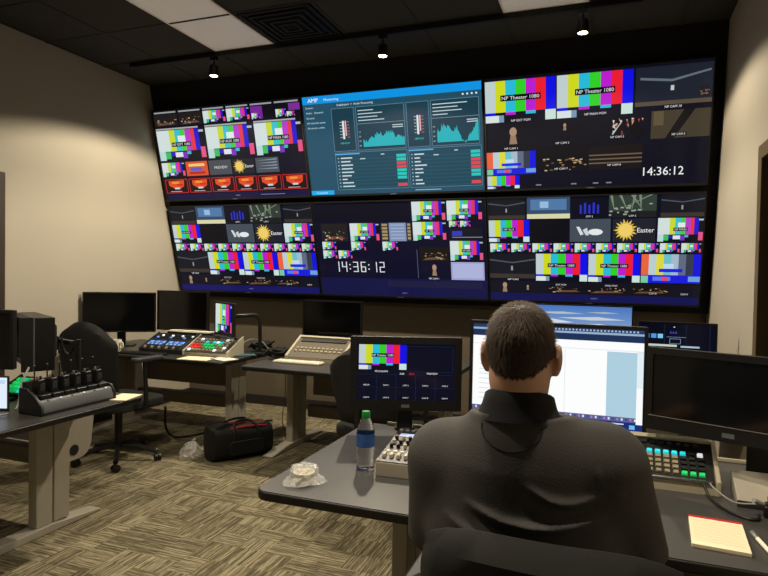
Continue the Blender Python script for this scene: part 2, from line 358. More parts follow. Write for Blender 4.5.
    def flame(s, u0, v0, u1, v1, l=1):
        w, h = u1 - u0, v1 - v0; s.rect(u0, v0, u1, v1, rgb(34, 14, 16), l); s.frame(u0, v0, u1, v1, rgb(200, 40, 40), .004, l + 1)
        s.poly(((u0 + w * .15, v0 + h * .12), (u0 + w * .85, v0 + h * .08), (u0 + w * .82, v0 + h * .5), (u0 + w * .62, v0 + h * .72), (u0 + w * .4, v0 + h * .68), (u0 + w * .16, v0 + h * .45)), rgb(222, 78, 34), l + 1)
        s.rect(u0 + w * .3, v0 + h * .18, u0 + w * .62, v0 + h * .32, rgb(236, 150, 50), l + 2); s.rect(u0 + w * .5, v0 + h * .36, u0 + w * .78, v0 + h * .46, rgb(200, 30, 40), l + 2)
        s.rect(u0 + w * .4, v0 + h * .6, u0 + w * .62, v0 + h * .72, rgb(195, 215, 225), l + 3); s.rect(u0 + w * .2, v0 + h * .86, u0 + w * .7, v0 + h * .9, rgb(200, 190, 190), l + 2)
    def seg7(s, u, v, txt, hgt, col):                       # seven-segment clock digits
        S = {'1': 'bc', '4': 'fgbc', '3': 'abgcd', '6': 'afgedc', '2': 'abged'}; a = s.h / s.w; t = hgt * .11; w = hgt * .5
        for ch in txt:
            if ch == ':':
                for q in (.3, .7): s.rect(u, v + hgt * q - t / 2, u + t * a, v + hgt * q + t / 2, col, 5)
                u += hgt * .34 * a; continue
            for g in S[ch]:
                x0, y0, x1, y1 = {'a': (0, 0, w, t), 'd': (0, hgt - t, w, hgt), 'g': (0, hgt / 2 - t / 2, w, hgt / 2 + t / 2), 'f': (0, 0, t, hgt / 2), 'e': (0, hgt / 2, t, hgt), 'b': (w - t, 0, w, hgt / 2), 'c': (w - t, hgt / 2, w, hgt)}[g]
                s.rect(u + x0 * a + .0008, v + y0 + .002, u + x1 * a - .0008, v + y1 - .002, col, 5)
            u += hgt * .72 * a
    def build(s, parent, loc=(0, 0, 0), name='screen', rot=None):
        me = bpy.data.meshes.new(name); me.from_pydata(s.v, [], s.f)
        ca = me.color_attributes.new('Col', 'FLOAT_COLOR', 'CORNER'); cols = []
        for p, c in zip(me.polygons, s.c): cols += list(c) * p.loop_total
        ca.data.foreach_set('color', cols)
        o = obj(name, me, SCREEN, parent, loc=loc, rot=rot); o['label'] = 'lit screen picture'; return o

NAVY = rgb(9, 10, 30)
def pic_wall_grid(w, h, lower):                              # two lower screens share this layout
    c = Canvas(w, h, NAVY, .90)
    c.stage(.0, .0, .17, .2, 'dark'); c.stage(.18, .0, .38, .2, 'blue'); c.rect(.39, 0, .55, .2, rgb(10, 11, 24)); c.stage(.56, 0, .78, .2, 'green'); c.stage(.8, 0, 1, .2, 'dark')
    for k in range(5): c.rect(.425 + .02 * k, .1 - (.04 if k in (1, 3) else .02), .435 + .02 * k, .16, rgb(40, 50, 190), 3)
    c.label(.47, .185, 'GFX 2', .016); c.label(.67, .185, 'CAM 5', .016)
    c.bars(.0, .21, .19, .42, txt='NP AUX'); c.rect(.2, .21, .37, .42, rgb(8, 9, 16)); c.rect(.38, .21, .57, .42, rgb(66, 76, 86))
    c.poly([(.5 + .035 * math.cos(t * .6283), .33 + .03 * math.sin(t * .6283)) for t in range(10)], rgb(225, 230, 232), 2)
    c.poly(((.41, .28), (.425, .28), (.445, .35), (.43, .36)), rgb(215, 220, 222), 2); c.poly(((.44, .31), (.46, .29), (.47, .36), (.455, .36)), rgb(200, 210, 212), 2)
    c.burst(.58, .21, .78, .42); c.card(.79, .21, 1, .42, hd=False, txt='NP MAIN')
    for k in range(10): c.card(.1 * k + .004, .435, .1 * k + .096, .52, hd=False)
    c.stage(0, .535, .215, .78, 'dark'); c.label(.11, .79, 'NP CAM', .018)
    c.bars(.22, .535, .465, .80, txt='NP Theater 1080'); c.bars(.47, .535, .715, .80, txt='NP Theater 1080'); c.cardblue(.72, .535, 1, .80)
    c.rect(0, .81, 1, .93, rgb(18, 18, 30)); c.person_bust(.07, .87, .07); c.person_bust(.18, .87, .035); c.stage(.28, .81, .45, .92, 'gold'); c.stage(.46, .81, .66, .92, 'gold'); c.stage(.67, .82, .86, .91, 'grey' if False else 'gold')
    for u, t in ((.34, 'EXT PGM'), (.58, 'MAIN PGM'), (.78, 'CAM 8'), (.93, 'CAM 9')): c.text(u, .835 if u < .6 else .9, t, .016, rgb(210, 210, 215), 7)
    c.rect(0, .93, 1, 1, rgb(22, 22, 92) if lower else rgb(20, 20, 78)); c.text(.5, .965, 'HDMI 1', .014, rgb(120, 125, 180), 5)
    return c
def pic_tv1(w, h):
    c = Canvas(w, h, rgb(12, 11, 26), .908); E = [0, .165, .33, .49, .655, .82, 1]
    for i in range(6): c.rect(E[i] + .006, .012, E[i + 1] - .012, .028, rgb(150, 155, 155))
    c.stage(.0, .04, .16, .17, 'mix'); c.stage(.168, .04, .325, .17, 'mix'); c.card(.335, .04, .485, .17, hd=False); c.card(.495, .04, .65, .17, hd=False)
    c.rect(.66, .04, .74, .17, rgb(116, 40, 150)); c.card(.665, .11, .72, .17, 2, hd=False); c.rect(.74, .04, .815, .17, rgb(16, 14, 24)); c.rect(.92, .04, 1, .11, rgb(120, 44, 150)); c.card(.83, .09, .9, .17, hd=False); c.card(.905, .12, .96, .17, hd=False)
    for i in range(3): c.card(.335 * i, .215, .335 * i + .32, .55, txt=('NP EXT 1080', 'NP AUX 1080', 'NP MAIN 1080')[i])
    F = [0, .165, .325, .49, .65, .82, 1]
    c.card(F[0], .575, F[1] - .01, .735, hd=False); c.rect(F[1], .575, F[2] - .01, .735, rgb(214, 84, 44)); c.rect(F[1] + .02, .6, F[2] - .03, .63, rgb(240, 200, 120), 2); c.rect(F[1] + .03, .64, F[2] - .05, .68, rgb(90, 96, 190), 2); c.rect(F[1] + .02, .69, F[2] - .03, .715, rgb(180, 40, 36), 2)
    c.rect(F[2], .575, F[3] - .01, .735, rgb(72, 76, 82)); c.text((F[2] + F[3]) / 2, .655, 'PREVIEW', .03, rgb(215, 218, 220)); c.burst(F[3], .575, F[4] - .01, .735); c.stage(F[4], .575, F[5] - .01, .735, 'grey'); c.rect(F[5], .575, 1, .735, rgb(12, 12, 30))
    for i in range(6): c.flame(F[i] + .004, .765, F[i + 1] - .006, .925)
    c.rect(0, .94, 1, 1, rgb(22, 18, 60)); c.text(.5, .972, 'HDMI 1', .014, rgb(150, 150, 200), 5); c.rect(.66, .968, .83, .975, rgb(120, 120, 160), 3)
    return c
def pic_tv2(w, h):
    BG, PN, LN = rgb(36, 80, 102), rgb(26, 60, 74), rgb(126, 160, 176)
    c = Canvas(w, h, BG, .90); c.rect(0, 0, 1, .075, rgb(12, 146, 226)); c.text(.03, .038, 'AMP', .038, rgb(250, 252, 255), center=False); c.text(.12, .04, 'Monitoring', .024, rgb(220, 240, 250), center=False)
    c.rect(.17, .085, .985, .12, rgb(34, 76, 96)); c.text(.19, .102, 'Dashboard  >  Audio Processing', .02, rgb(215, 230, 236), center=False)
    for i in range(4): c.rect(.89 + .025 * i, .094, .9 + .025 * i, .11, rgb(220, 232, 238), 3)
    for i, t in enumerate(('Devices', 'Audio   Network', 'Streams', 'All channels active', 'All servers online')): c.text(.015, .11 + .05 * i, t, .018, rgb(205, 222, 230), center=False)
    q = random.Random(3)
    for k, x in enumerate((.155, .575)):
        c.rect(x, .135, x + .125, .56, PN); c.frame(x, .135, x + .125, .56, LN, .0015)
        c.rect(x + .055, .26, x + .066, .44, rgb(225, 228, 230), 2); c.rect(x + .07, .26, x + .078, .41, rgb(230, 170, 170), 2)
        for i in range(6): c.rect(x + .04, .27 + .03 * i, x + .052, .276 + .03 * i, rgb(180, 200, 205), 2); c.rect(x + .082, .27 + .03 * i, x + .094, .276 + .03 * i, rgb(190, 120, 120), 2)
        c.text(x + .062, .48, '-18.4 LU', .02, rgb(60, 225, 200))
        X = x + .137; c.rect(X, .135, X + .27, .56, PN); c.frame(X, .135, X + .27, .56, LN, .0015)
        for i in range(4): c.rect(X + .01, .17 + .032 * i, X + .06 + .16 * q.random(), .178 + .032 * i, rgb(195, 215, 220), 2)
        c.rect(X, .30, X + .27, .304, LN, 2); c.rect(X + .2, .33, X + .26, .338, rgb(200, 215, 220), 2); c.rect(X + .2, .35, X + .26, .358, rgb(200, 215, 220), 2)
        pts = [(X + .03, .53)] ; n = 44; va = .09
        for i in range(n + 1):
            va += (q.random() - .5) * .07; va = max(.05, min(.15 if k == 0 else .2, va)); 
            if i % 2: pts.append((X + .03 + .235 * i / n, .53 - va - (.06 * math.sin(i * .16) if k else 0)))
            else: pts.append((X + .03 + .235 * i / n, .53 - va * .8 - (.06 * math.sin(i * .16) if k else 0)))
        for i in range(1, len(pts) - 1): c.poly(((pts[i][0], .53), (pts[i + 1][0], .53), pts[i + 1], pts[i]), rgb(38, 176, 184), 2)
        for i in range(4): c.text(X + .012, .38 + .045 * i, '-%d' % (10 + 10 * i), .014, rgb(190, 210, 215))
        T0, T1 = (.155, .565) if k == 0 else (.575, .99)
        c.rect(T0, .575, T1, .955, rgb(30, 72, 88)); c.frame(T0, .575, T1, .955, LN, .0015); c.rect(T0, .585, T0 + .14, .597, rgb(90, 170, 225), 2)
        for i in range(9):
            y = .625 + .036 * i; c.rect(T0 + .03, y, T0 + .05 + .05 * q.random(), y + .012, rgb(205, 220, 226), 2); c.rect(T0 + .012, y, T0 + .02, y + .012, rgb(150, 180, 195), 2)
            c.rect(T0, y + .022, T1, y + .024, rgb(62, 106, 124), 2)
            if i not in (7,): c.rect(T1 - .062, y - .008, T1 - .008, y + .02, (rgb(45, 195, 185), rgb(45, 195, 185), rgb(226, 70, 80), rgb(226, 70, 80), rgb(226, 70, 80) if k else rgb(45, 195, 185), rgb(45, 195, 185), rgb(45, 195, 185), 0, rgb(226, 70, 80))[i], 3)
        c.rect(T0 + .14, .64, T0 + .17, .65, rgb(190, 210, 216), 2); c.rect(T0 + .26, .605, T0 + .28, .615, rgb(190, 210, 216), 2)
    c.rect(0, .955, .13, 1, rgb(30, 170, 235), 2); c.text(.06, .978, 'Connected', .018, rgb(230, 245, 250)); c.rect(.6, .975, .75, .983, rgb(150, 180, 190), 2)
    return c
def pic_tv3(w, h):
    c = Canvas(w, h, rgb(10, 11, 26), .885)
    c.bars(0, .02, .31, .385, txt='NP Theater 1080'); c.bars(.315, .02, .65, .385, txt='NP Theater 1080')
    c.label(.155, .375, 'NP EXT PGM', .02); c.label(.485, .365, 'NP MAIN PGM', .02)
    c.rect(.66, .02, 1, .3, rgb(28, 34, 46)); c.poly(((.68, .1), (.82, .13), (.99, .07), (.99, .085), (.82, .15), (.68, .12)), rgb(96, 106, 118), 2); c.rect(.66, .3, 1, .335, rgb(88, 74, 62)); c.rect(.815, .18, .83, .22, rgb(190, 195, 195), 2); c.stage(.94, .2, .99, .28, 'mix'); c.label(.83, .35, 'NP CAM 10', .02)
    c.rect(0, .39, .66, .645, rgb(14, 14, 22)); c.person_bust(.12, .51, .11); c.person_bust(.35, .46, .045); c.label(.11, .625, 'NP CAM 1', .018); c.label(.34, .6, 'NP CAM 2', .018); c.label(.585, .575, 'NP CAM 3', .018)
    q = random.Random(9)
    for i in range(26):
        u, v = .56 + .15 * q.random(), .42 + .13 * q.random(); c.poly(((u, v), (u + .012 * q.random() + .004, v + .004), (u + .004, v + .03 * q.random() + .008)), (rgb(206, 160, 110), rgb(220, 210, 200), rgb(160, 70, 60))[i % 3], 2)
    c.poly(((.56, .55), (.6, .45), (.605, .45), (.566, .555)), rgb(190, 190, 190), 3); c.poly([(.675 + .035 * math.cos(t * .5236), .52 + .06 * math.sin(t * .5236)) for t in range(12)], rgb(10, 10, 12), 4)
    c.rect(.735, .38, 1, .61, rgb(66, 58, 44)); c.poly(((.8, .61), (.84, .61), (.93, .38), (.88, .38)), rgb(20, 17, 16), 3); c.rect(.745, .385, .79, .5, rgb(92, 80, 56), 2); c.label(.86, .58, 'NP CAM 5', .018)
    c.cardblue(0, .655, .22, .865); c.bars(.0, .875, .145, .995)
    c.rect(.24, .64, .455, .855, rgb(14, 13, 16)); c.rect(.46, .64, .7, .855, rgb(24, 19, 18))
    for i in range(30): u, v = .25 + .19 * q.random(), .73 + .11 * q.random(); c.rect(u, v, u + .012, v + .01, (rgb(150, 122, 80), rgb(196, 176, 130), rgb(104, 80, 56))[i % 3], 2)
    for v in (.72, .755, .79): c.rect(.46, v, .7, v + .012, rgb(106, 88, 70), 2)
    c.label(.335, .83, 'NP CAM 7', .018); c.label(.575, .815, 'NP CAM 8', .018)
    c.text(.80, .885, '14:36:12', .072, rgb(235, 238, 238), 7, stretch=1.05)
    for u in (.22, .38, .48, .54): c.rect(u, .965, u + .025, .977, rgb(120, 125, 135), 4)
    return c
def pic_tv5(w, h):
    c = Canvas(w, h, rgb(11, 11, 36), .90); c.rect(0, .81, 1, 1, rgb(20, 20, 66)); c.rect(.0, .0, .55, .2, rgb(10, 10, 24))
    c.stage(.03, .22, .185, .41, 'mix'); c.card(.2, .22, .37, .41, hd=False, txt='NP LIVE')
    c.rect(.38, .22, .56, .41, rgb(44, 44, 52)); c.rect(.43, .22, .53, .41, rgb(128, 146, 182), 2)
    for i in range(5): c.rect(.388, .228 + .035 * i, .42, .252 + .035 * i, rgb(166, 142, 98), 3); c.rect(.538, .228 + .035 * i, .556, .252 + .035 * i, rgb(166, 142, 98), 3); c.rect(.44, .24 + .034 * i, .52, .246 + .034 * i, rgb(180, 194, 214), 3)
    for (u0, v0, u1, v1) in ((.57, .01, .765, .205), (.57, .215, .765, .405), (.775, .01, .98, .205), (.785, .41, .98, .61)): c.card(u0, v0, u1, v1, hd=False, txt='NP 1080')
    for (u0, v0, u1, v1) in ((.03, .415, .11, .5), (.03, .51, .11, .6), (.12, .51, .2, .6), (.2, .415, .285, .51), (.385, .415, .475, .51), (.785, .21, .845, .27), (.85, .21, .91, .27)): c.card(u0, v0, u1, v1, hd=False)
    c.rect(.785, .28, .98, .4, rgb(20, 22, 34)); c.rect(.8, .31, .86, .36, rgb(52, 60, 180), 2); c.rect(.8, .37, .98, .376, rgb(150, 150, 160), 2)
    c.stage(.6, .47, .775, .62, 'gold'); c.person_bust(.685, .71, .085); c.label(.68, .8, 'NP CAM 1', .018)
    c.rect(.785, .625, .985, .81, rgb(156, 160, 206)); c.rect(.795, .64, .975, .79, rgb(172, 178, 216), 2)
    c.rect(.585, .5, .588, .8, rgb(90, 96, 110), 3); c.seg7(.088, .63, '14:36:12', .115, rgb(225, 228, 236))
    c.rect(.4, .83, .97, .90, rgb(30, 28, 62), 2); c.text(.5, .965, 'HDMI 1', .014, rgb(120, 125, 180), 5)
    return c

# ------------------------------------------------------------------ the room
XL, XR, YB, YF, ZC = -4.447, 0.762, 5.66, -1.6, 3.307
def plain(name, m, *b): return struct(box(name, m, None, *b))
fl = plain('floor', mat('slab', rgb(60, 56, 50), 0.9), XL - .1, XR + .1, YF - .1, YB + .1, -.12, -.008)
T = .5
tile_me = MB().box(-T / 2 + .0004, T / 2 - .0004, -T / 2 + .0004, T / 2 - .0004, -.007, 0.0).mesh('carpet_tile'); tile_me.materials.append(CARPET)
half_me = {}
def tile_at(parent, name, x0, x1, y0, y1, z0, z1, m, rot=0):
    sx, sy = x1 - x0, y1 - y0
    key = (name, round(sx, 3), round(sy, 3))
    if key not in half_me:
        me = MB().box(-sx / 2 + .0004, sx / 2 - .0004, -sy / 2 + .0004, sy / 2 - .0004, z0, z1).mesh(name); me.materials.append(m); half_me[key] = me
    o = bpy.data.objects.new(name, half_me[key]); COL.objects.link(o); o.parent = parent; o.location = ((x0 + x1) / 2, (y0 + y1) / 2, 0); o.rotation_euler = (0, 0, rot)
    return o
nx = int(math.ceil((XR - XL) / T)); ny = int(math.ceil((YB - 0) / T))
for i in range(nx):
    for j in range(-1, ny):
        x0, x1 = XL + i * T, min(XL + (i + 1) * T, XR); y0, y1 = j * T + .16, min((j + 1) * T + .16, YB)
        if y1 - y0 < .02 or x1 - x0 < .02: continue
        full = abs(x1 - x0 - T) < 1e-6 and abs(y1 - y0 - T) < 1e-6
        tile_at(fl, 'carpet_tile', x0, x1, y0, y1, -.007, 0.0, CARPET, (math.pi / 2 if (i + j) % 2 else 0) if full else 0)
back_strip = tile_at(fl, 'carpet_strip', XL, XR, YF, -.34, -.007, 0.0, CARPET)
# door openings are cut by building the side walls round them
def side_wall(name, xa, xb, d0, d1, zt):
    return struct(MB().box(xa, xb, YF - .1, d0, 0, ZC).box(xa, xb, d1, YB + .1, 0, ZC).box(xa, xb, d0, d1, zt, ZC).build(name, BEIGE))
side_wall('wall_left', XL - .12, XL, 2.44, 3.36, 2.12)
side_wall('wall_right', XR, XR + .12, 2.98, 3.82, 2.12)
plain('wall_back', TAUPE, XL - .1, XR + .1, YB, YB + .1, 0, ZC)
plain('wall_front', BEIGE, XL - .1, XR + .1, YF - .1, YF, 0, ZC)
# the slanted black upper wall that carries the screens
TILT = math.atan2(5.46 - 4.959, 3.039 - 1.203)
def tvplane(z, off=0.0): return 4.959 + (3.039 - z) * math.tan(TILT) + off
zb = 1.15
struct(MB().prism([(tvplane(ZC, .1), ZC), (tvplane(zb, .1), zb), (YB, zb), (YB, ZC)], XL, XR).build('wall_upper', BLACKWALL))
plain('baseboard_back', BASE, XL, XR, YB - .012, YB, 0, .1)
plain('baseboard_left', BASE, XL, XL + .012, 3.42, YB, 0, .1)
plain('baseboard_right', BASE, XR - .012, XR, 3.88, YB, 0, .1)
for n, (xa, xb, d0, d1, s) in enumerate(((XL - .12, XL, 2.44, 3.36, 1), (XR, XR + .12, 2.98, 3.82, -1))):
    e = XL if s > 0 else XR
    d = struct(box('door_%d' % (n + 1), DOORM, None, min(e - s * .05, e - s * .09), max(e - s * .05, e - s * .09), d0 + .03, d1 - .03, .005, 2.09, .003))
    fr = MB(); a, b = min(e - s * .11, e + s * .012), max(e - s * .11, e + s * .012)
    fr.box(a, b, d0 - .05, d0 + .03, 0, 2.17).box(a, b, d1 - .03, d1 + .05, 0, 2.17).box(a, b, d0 + .03, d1 - .03, 2.09, 2.17)
    fr.build('door_frame', FRAMEM if n else DOORM, d, .004)
    h = MB().lathe([(.028, 0), (.028, .008), (.01, .012), (.01, .04)], 14, (e - s * .05, d0 + .1, 1.0), 'x')
    h.tube([(e - s * .02, d0 + .1, 1.0), (e - s * .02, d0 + .22, 1.0)], .009); h.build('door_handle', SILVER, d, smooth=True)
# ceiling: slab, tiles in a dropped grid, black bars
ce = plain('ceiling', GRID, XL - .1, XR + .1, YF - .1, YB + .1, ZC + .012, ZC + .1)
XS = [-4.447, -4.43, -3.82, -3.214, -2.62, -1.99, -1.39, -0.77, -0.165, .445, XR]
YS = [YF] + [4.39 - .61 * k for k in range(9, -1, -1)] + [tvplane(ZC, .1)]
VENT = (4, len(YS) - 3)
for i in range(len(XS) - 1):
    for j in range(len(YS) - 1):
        if XS[i + 1] - XS[i] < .05: continue
        if (i in (3, 7)) and YS[j] in (YS[-3], YS[-4]): continue
        if (i, j) == VENT: continue
        o = tile_at(ce, 'ceiling_tile', XS[i] + .004, XS[i + 1] - .004, YS[j] + .004, YS[j + 1] - .004, -.001, .011, CEIL); o.location.z = ZC + .001
def grid_bar(*b): box('grid_bar', GRIDC, ce, *b)
for x in XS[2:-1]: grid_bar(x - .012, x + .012, YF, YS[-1], ZC - .004, ZC + .012)
for y in YS[1:-1]: grid_bar(XL, XR, y - .012, y + .012, ZC - .0045, ZC + .012)
# ceiling luminaires, with a faint glow added to brighten their diffusers
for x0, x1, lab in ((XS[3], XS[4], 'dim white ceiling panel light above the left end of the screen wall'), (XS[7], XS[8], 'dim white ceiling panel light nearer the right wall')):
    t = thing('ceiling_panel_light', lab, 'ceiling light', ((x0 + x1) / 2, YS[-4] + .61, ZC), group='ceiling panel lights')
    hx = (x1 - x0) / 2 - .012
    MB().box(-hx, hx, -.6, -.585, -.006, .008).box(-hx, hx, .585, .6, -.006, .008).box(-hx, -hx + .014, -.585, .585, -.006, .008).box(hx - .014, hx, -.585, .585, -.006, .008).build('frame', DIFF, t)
    box('diffuser', GLOWDIFF, t, -hx + .014, hx - .014, -.585, .585, -.003, .006)
t = thing('ceiling_vent', 'black square air vent in the dark ceiling', 'vent', ((XS[4] + XS[5]) / 2, (YS[-3] + YS[-2]) / 2, ZC))
for k in range(5):
    a = .29 - .055 * k; z = -.012 - .004 * k; m = MB(); b = a - .02
    m.box(-a, a, -a, -b, z, z + .012).box(-a, a, b, a, z, z + .012).box(-a, -b, -b, b, z, z + .012).box(b, a, -b, b, z, z + .012); m.build('louvre', BLKM, t)
box('backing', BLKM, t, -.29, .29, -.29, .29, .0, .008)
# ------------------------------------------------------------------ track lights
for n, ty in enumerate(TRACK_Y):
    tr = thing('ceiling_track', ('long black lighting track across the ceiling before the screen wall', 'black lighting track on the ceiling above the front row of desks')[n], 'lighting track', (XL, ty, ZC), group='lighting tracks')
    box('rail', GRID, tr, .35, XR - XL - (.6 if n == 0 else .2), -.018, .018, -.045, -.005, .003)
    box('end_cap', BLK, tr, .32, .35, -.02, .02, -.047, -.005)
for i, (x, row, watts, side) in enumerate(HEADS):
    y = TRACK_Y[row]
    t = thing('track_lamp', ('%s of the three lit track lamps above the video wall' if row == 0 else '%s lit track lamp above the front row of desks') % side, 'lamp', (x, y, ZC - .045), group='track lamps')
    box('adapter', BLK, t, -.03, .03, -.016, .016, -.03, 0)
    MB().lathe([(.008, -.03), (.008, -.07)], 10).build('stem', BLK, t, smooth=True)
    MB().lathe([(.02, -.065), (.036, -.075), (.04, -.15), (.04, -.16), (.034, -.16), (.034, -.148), (.005, -.14)], 20, cap=False).build('shade', BLK, t, smooth=True)
    MB().lathe([(.001, -.150), (.033, -.150), (.030, -.158), (.001, -.166)], 18).build('lens', LAMPM, t, smooth=True)
    ld = bpy.data.lights.new('bulb', 'SPOT'); ld.energy = watts; ld.color = WARM; ld.spot_size = R(150 if row == 0 else (151, 118, 98)[i - 3]); ld.spot_blend = .2 if row == 0 else .35; ld.shadow_soft_size = .035
    lo = bpy.data.objects.new('bulb', ld); COL.objects.link(lo); lo.parent = t; lo.location = (0, 0, -.19)

# ------------------------------------------------------------------ the video wall
TX = [-4.40, -2.70, -1.016, .684]
ZR = [(HC + 1.609, HC + .721), (HC + .673, HC - .227)]
names = [['large wall screen at top left showing colour bars and red thumbnails', 'large wall screen at top centre showing a teal dashboard', 'large wall screen at top right with colour bars and a white clock'],
         ['large wall screen at bottom left with small colour bar tiles', 'large wall screen at bottom centre with a segmented clock', 'large wall screen at bottom right behind the seated man\'s head']]
for r in range(2):
    for k in range(3):
        x0, x1 = TX[k] + .004, TX[k + 1] - .004; zt, zl = ZR[r]; H = (zt - zl) / math.cos(TILT); W = x1 - x0
        t = thing('wall_television', names[r][k], 'television', ((x0 + x1) / 2, tvplane(zl), zl), group='video wall screens', rx=TILT)
        box('housing', BLK, t, -W / 2, W / 2, .006, .045, 0, H, .003); box('rear_cover', BLKM, t, -W * .36, W * .36, .045, .085, .12, H - .14, .008)
        b = .010; bz = MB(); bl = .018
        bz.box(-W / 2, W / 2, -.004, .006, 0, bl).box(-W / 2, W / 2, -.004, .006, H - b, H).box(-W / 2, -W / 2 + b, -.004, .006, bl, H - b).box(W / 2 - b, W / 2, -.004, .006, bl, H - b)
        bz.build('bezel', BLK, t)
        pw, ph = W - 2 * b, H - b - bl
        cv = [[pic_tv1, pic_tv2, pic_tv3], [lambda w, h: pic_wall_grid(w, h, 1), pic_tv5, lambda w, h: pic_wall_grid(w, h, 0)]][r][k](pw, ph)
        cv.build(t, (0, .0045, bl + ph / 2))
        box('badge', GREYP, t, -.03, .03, -.0048, -.004, .006, .012)

# ------------------------------------------------------------------ desks
def desk(label, x0, x1, y0, y1, top, legs, modesty=None, corners=(1, 1, 1, 1), panel=False, zt=.73):
    t = thing('desk', label, 'desk', ((x0 + x1) / 2, (y0 + y1) / 2, 0), group='control room desks'); cx, cy = (x0 + x1) / 2, (y0 + y1) / 2
    MB().prism(rrect(x0 - cx, x1 - cx, y0 - cy, y1 - cy, .05, corners=corners), zt - .032, zt - .002, 'z').build('edge_band', DEDGE, t, .006)
    MB().prism(rrect(x0 - cx + .004, x1 - cx - .004, y0 - cy + .004, y1 - cy - .004, .047, corners=corners), zt - .004, zt, 'z').build('tabletop', top, t)
    for (lx, f0, f1, c0, c1) in legs:
        lx -= cx; f0 -= cy; f1 -= cy; c0 -= cy; c1 -= cy
        MB().prism([(f0, 0), (f1, 0), (f1, .016), ((f0 + f1) / 2 + .16, .045), ((f0 + f1) / 2 - .16, .045), (f0, .016)], lx - .045, lx + .045).build('foot', LEGM, t, .006)
        m = MB(); w = (c1 - c0) / 2 - .004
        box('column', LEGM, t, lx - .03, lx + .03, c0, c0 + w, .044, zt - .032, .006); box('column', LEGM, t, lx - .03, lx + .03, c1 - w, c1, .044, zt - .032, .006)
        box('column_spine', PANELM, t, lx - .02, lx + .02, c0 + .01, c1 - .01, .05, zt - .032)
        box('top_bracket', DKGREY, t, lx - .03, lx + .03, f0 + .1, f1 - .1, zt - .06, zt - .031, .003)
    if panel:      # rounded cable cover beside the column, with a round hole
        lx = legs[0][0] - cx; c1 = legs[0][4] - cy; pts = [(c1, .34), (c1 + .08, .34)]
        pts += [(c1 + .08 + .09 * math.sin(a), .43 - .09 * math.cos(a)) for a in (.3, .7, 1.1, 1.5)] + [(c1 + .185, .56), (c1 + .17, .697), (c1, .697)]
        MB().prism(pts, lx - .012, lx + .012).build('cable_cover', LEGM, t, .004)
        MB().lathe([(.030, lx + .0125), (.030, lx + .016)], 18, (0, c1 + .045, .40), 'x').build('cable_hole', BLKM, t)
    if modesty:
        my, mx0, mx1, z0 = modesty
        box('modesty_panel', PANELM, t, mx0 - cx, mx1 - cx, my - cy, my - cy + .018, z0 + .17, zt - .033, .003)
        box('cable_tray', PANELM, t, mx0 - cx, mx1 - cx, my - cy - .10, my - cy, z0, z0 + .1, .01)
    return t
desk('grey topped desk where the man sits', -1.06, .755, 1.665, 2.64, DESKT, [(-.69, 1.78, 2.6, 2.06, 2.27), (.55, 1.78, 2.6, 2.06, 2.27)], (2.50, -.62, .5, .30), (1, 0, 0, 1))
desk('dark topped desk at the left holding the radio charging dock', -4.40, -2.405, 1.70, 2.69, DESKD, [(-2.84, 1.78, 2.76, 2.34, 2.55), (-4.1, 1.78, 2.7, 2.34, 2.55)], (2.64, -4.0, -2.92, .30), (0, 1, 1, 0), True)
desk('dark back row desk carrying the lighting console by the left wall', -4.42, -2.765, 3.88, 4.86, DESKD, [(-2.98, 3.98, 4.84, 4.30, 4.52), (-4.2, 3.98, 4.84, 4.30, 4.52)], (4.62, -4.15, -3.03, .22), (0, 1, 1, 0))
desk('back row desk in the middle with the cream control panel', -2.56, -1.0, 3.82, 4.80, DESKT, [(-2.43, 4.03, 4.90, 4.36, 4.60), (-1.15, 4.03, 4.90, 4.36, 4.60)], (4.62, -2.35, -1.2, .22), (1, 1, 1, 1))
desk('back row desk at the right beyond the man', -.80, .74, 3.82, 4.80, DESKT, [(-.6, 4.03, 4.90, 4.36, 4.60), (.5, 4.03, 4.90, 4.36, 4.60)], (4.62, -.5, .4, .22), (1, 1, 1, 1))
DZ = .7302
fd = bpy.data.objects['desk']; box('rear_trim', CREAM, fd, -.80, .89, .477, .487, .7295, .745, .003)
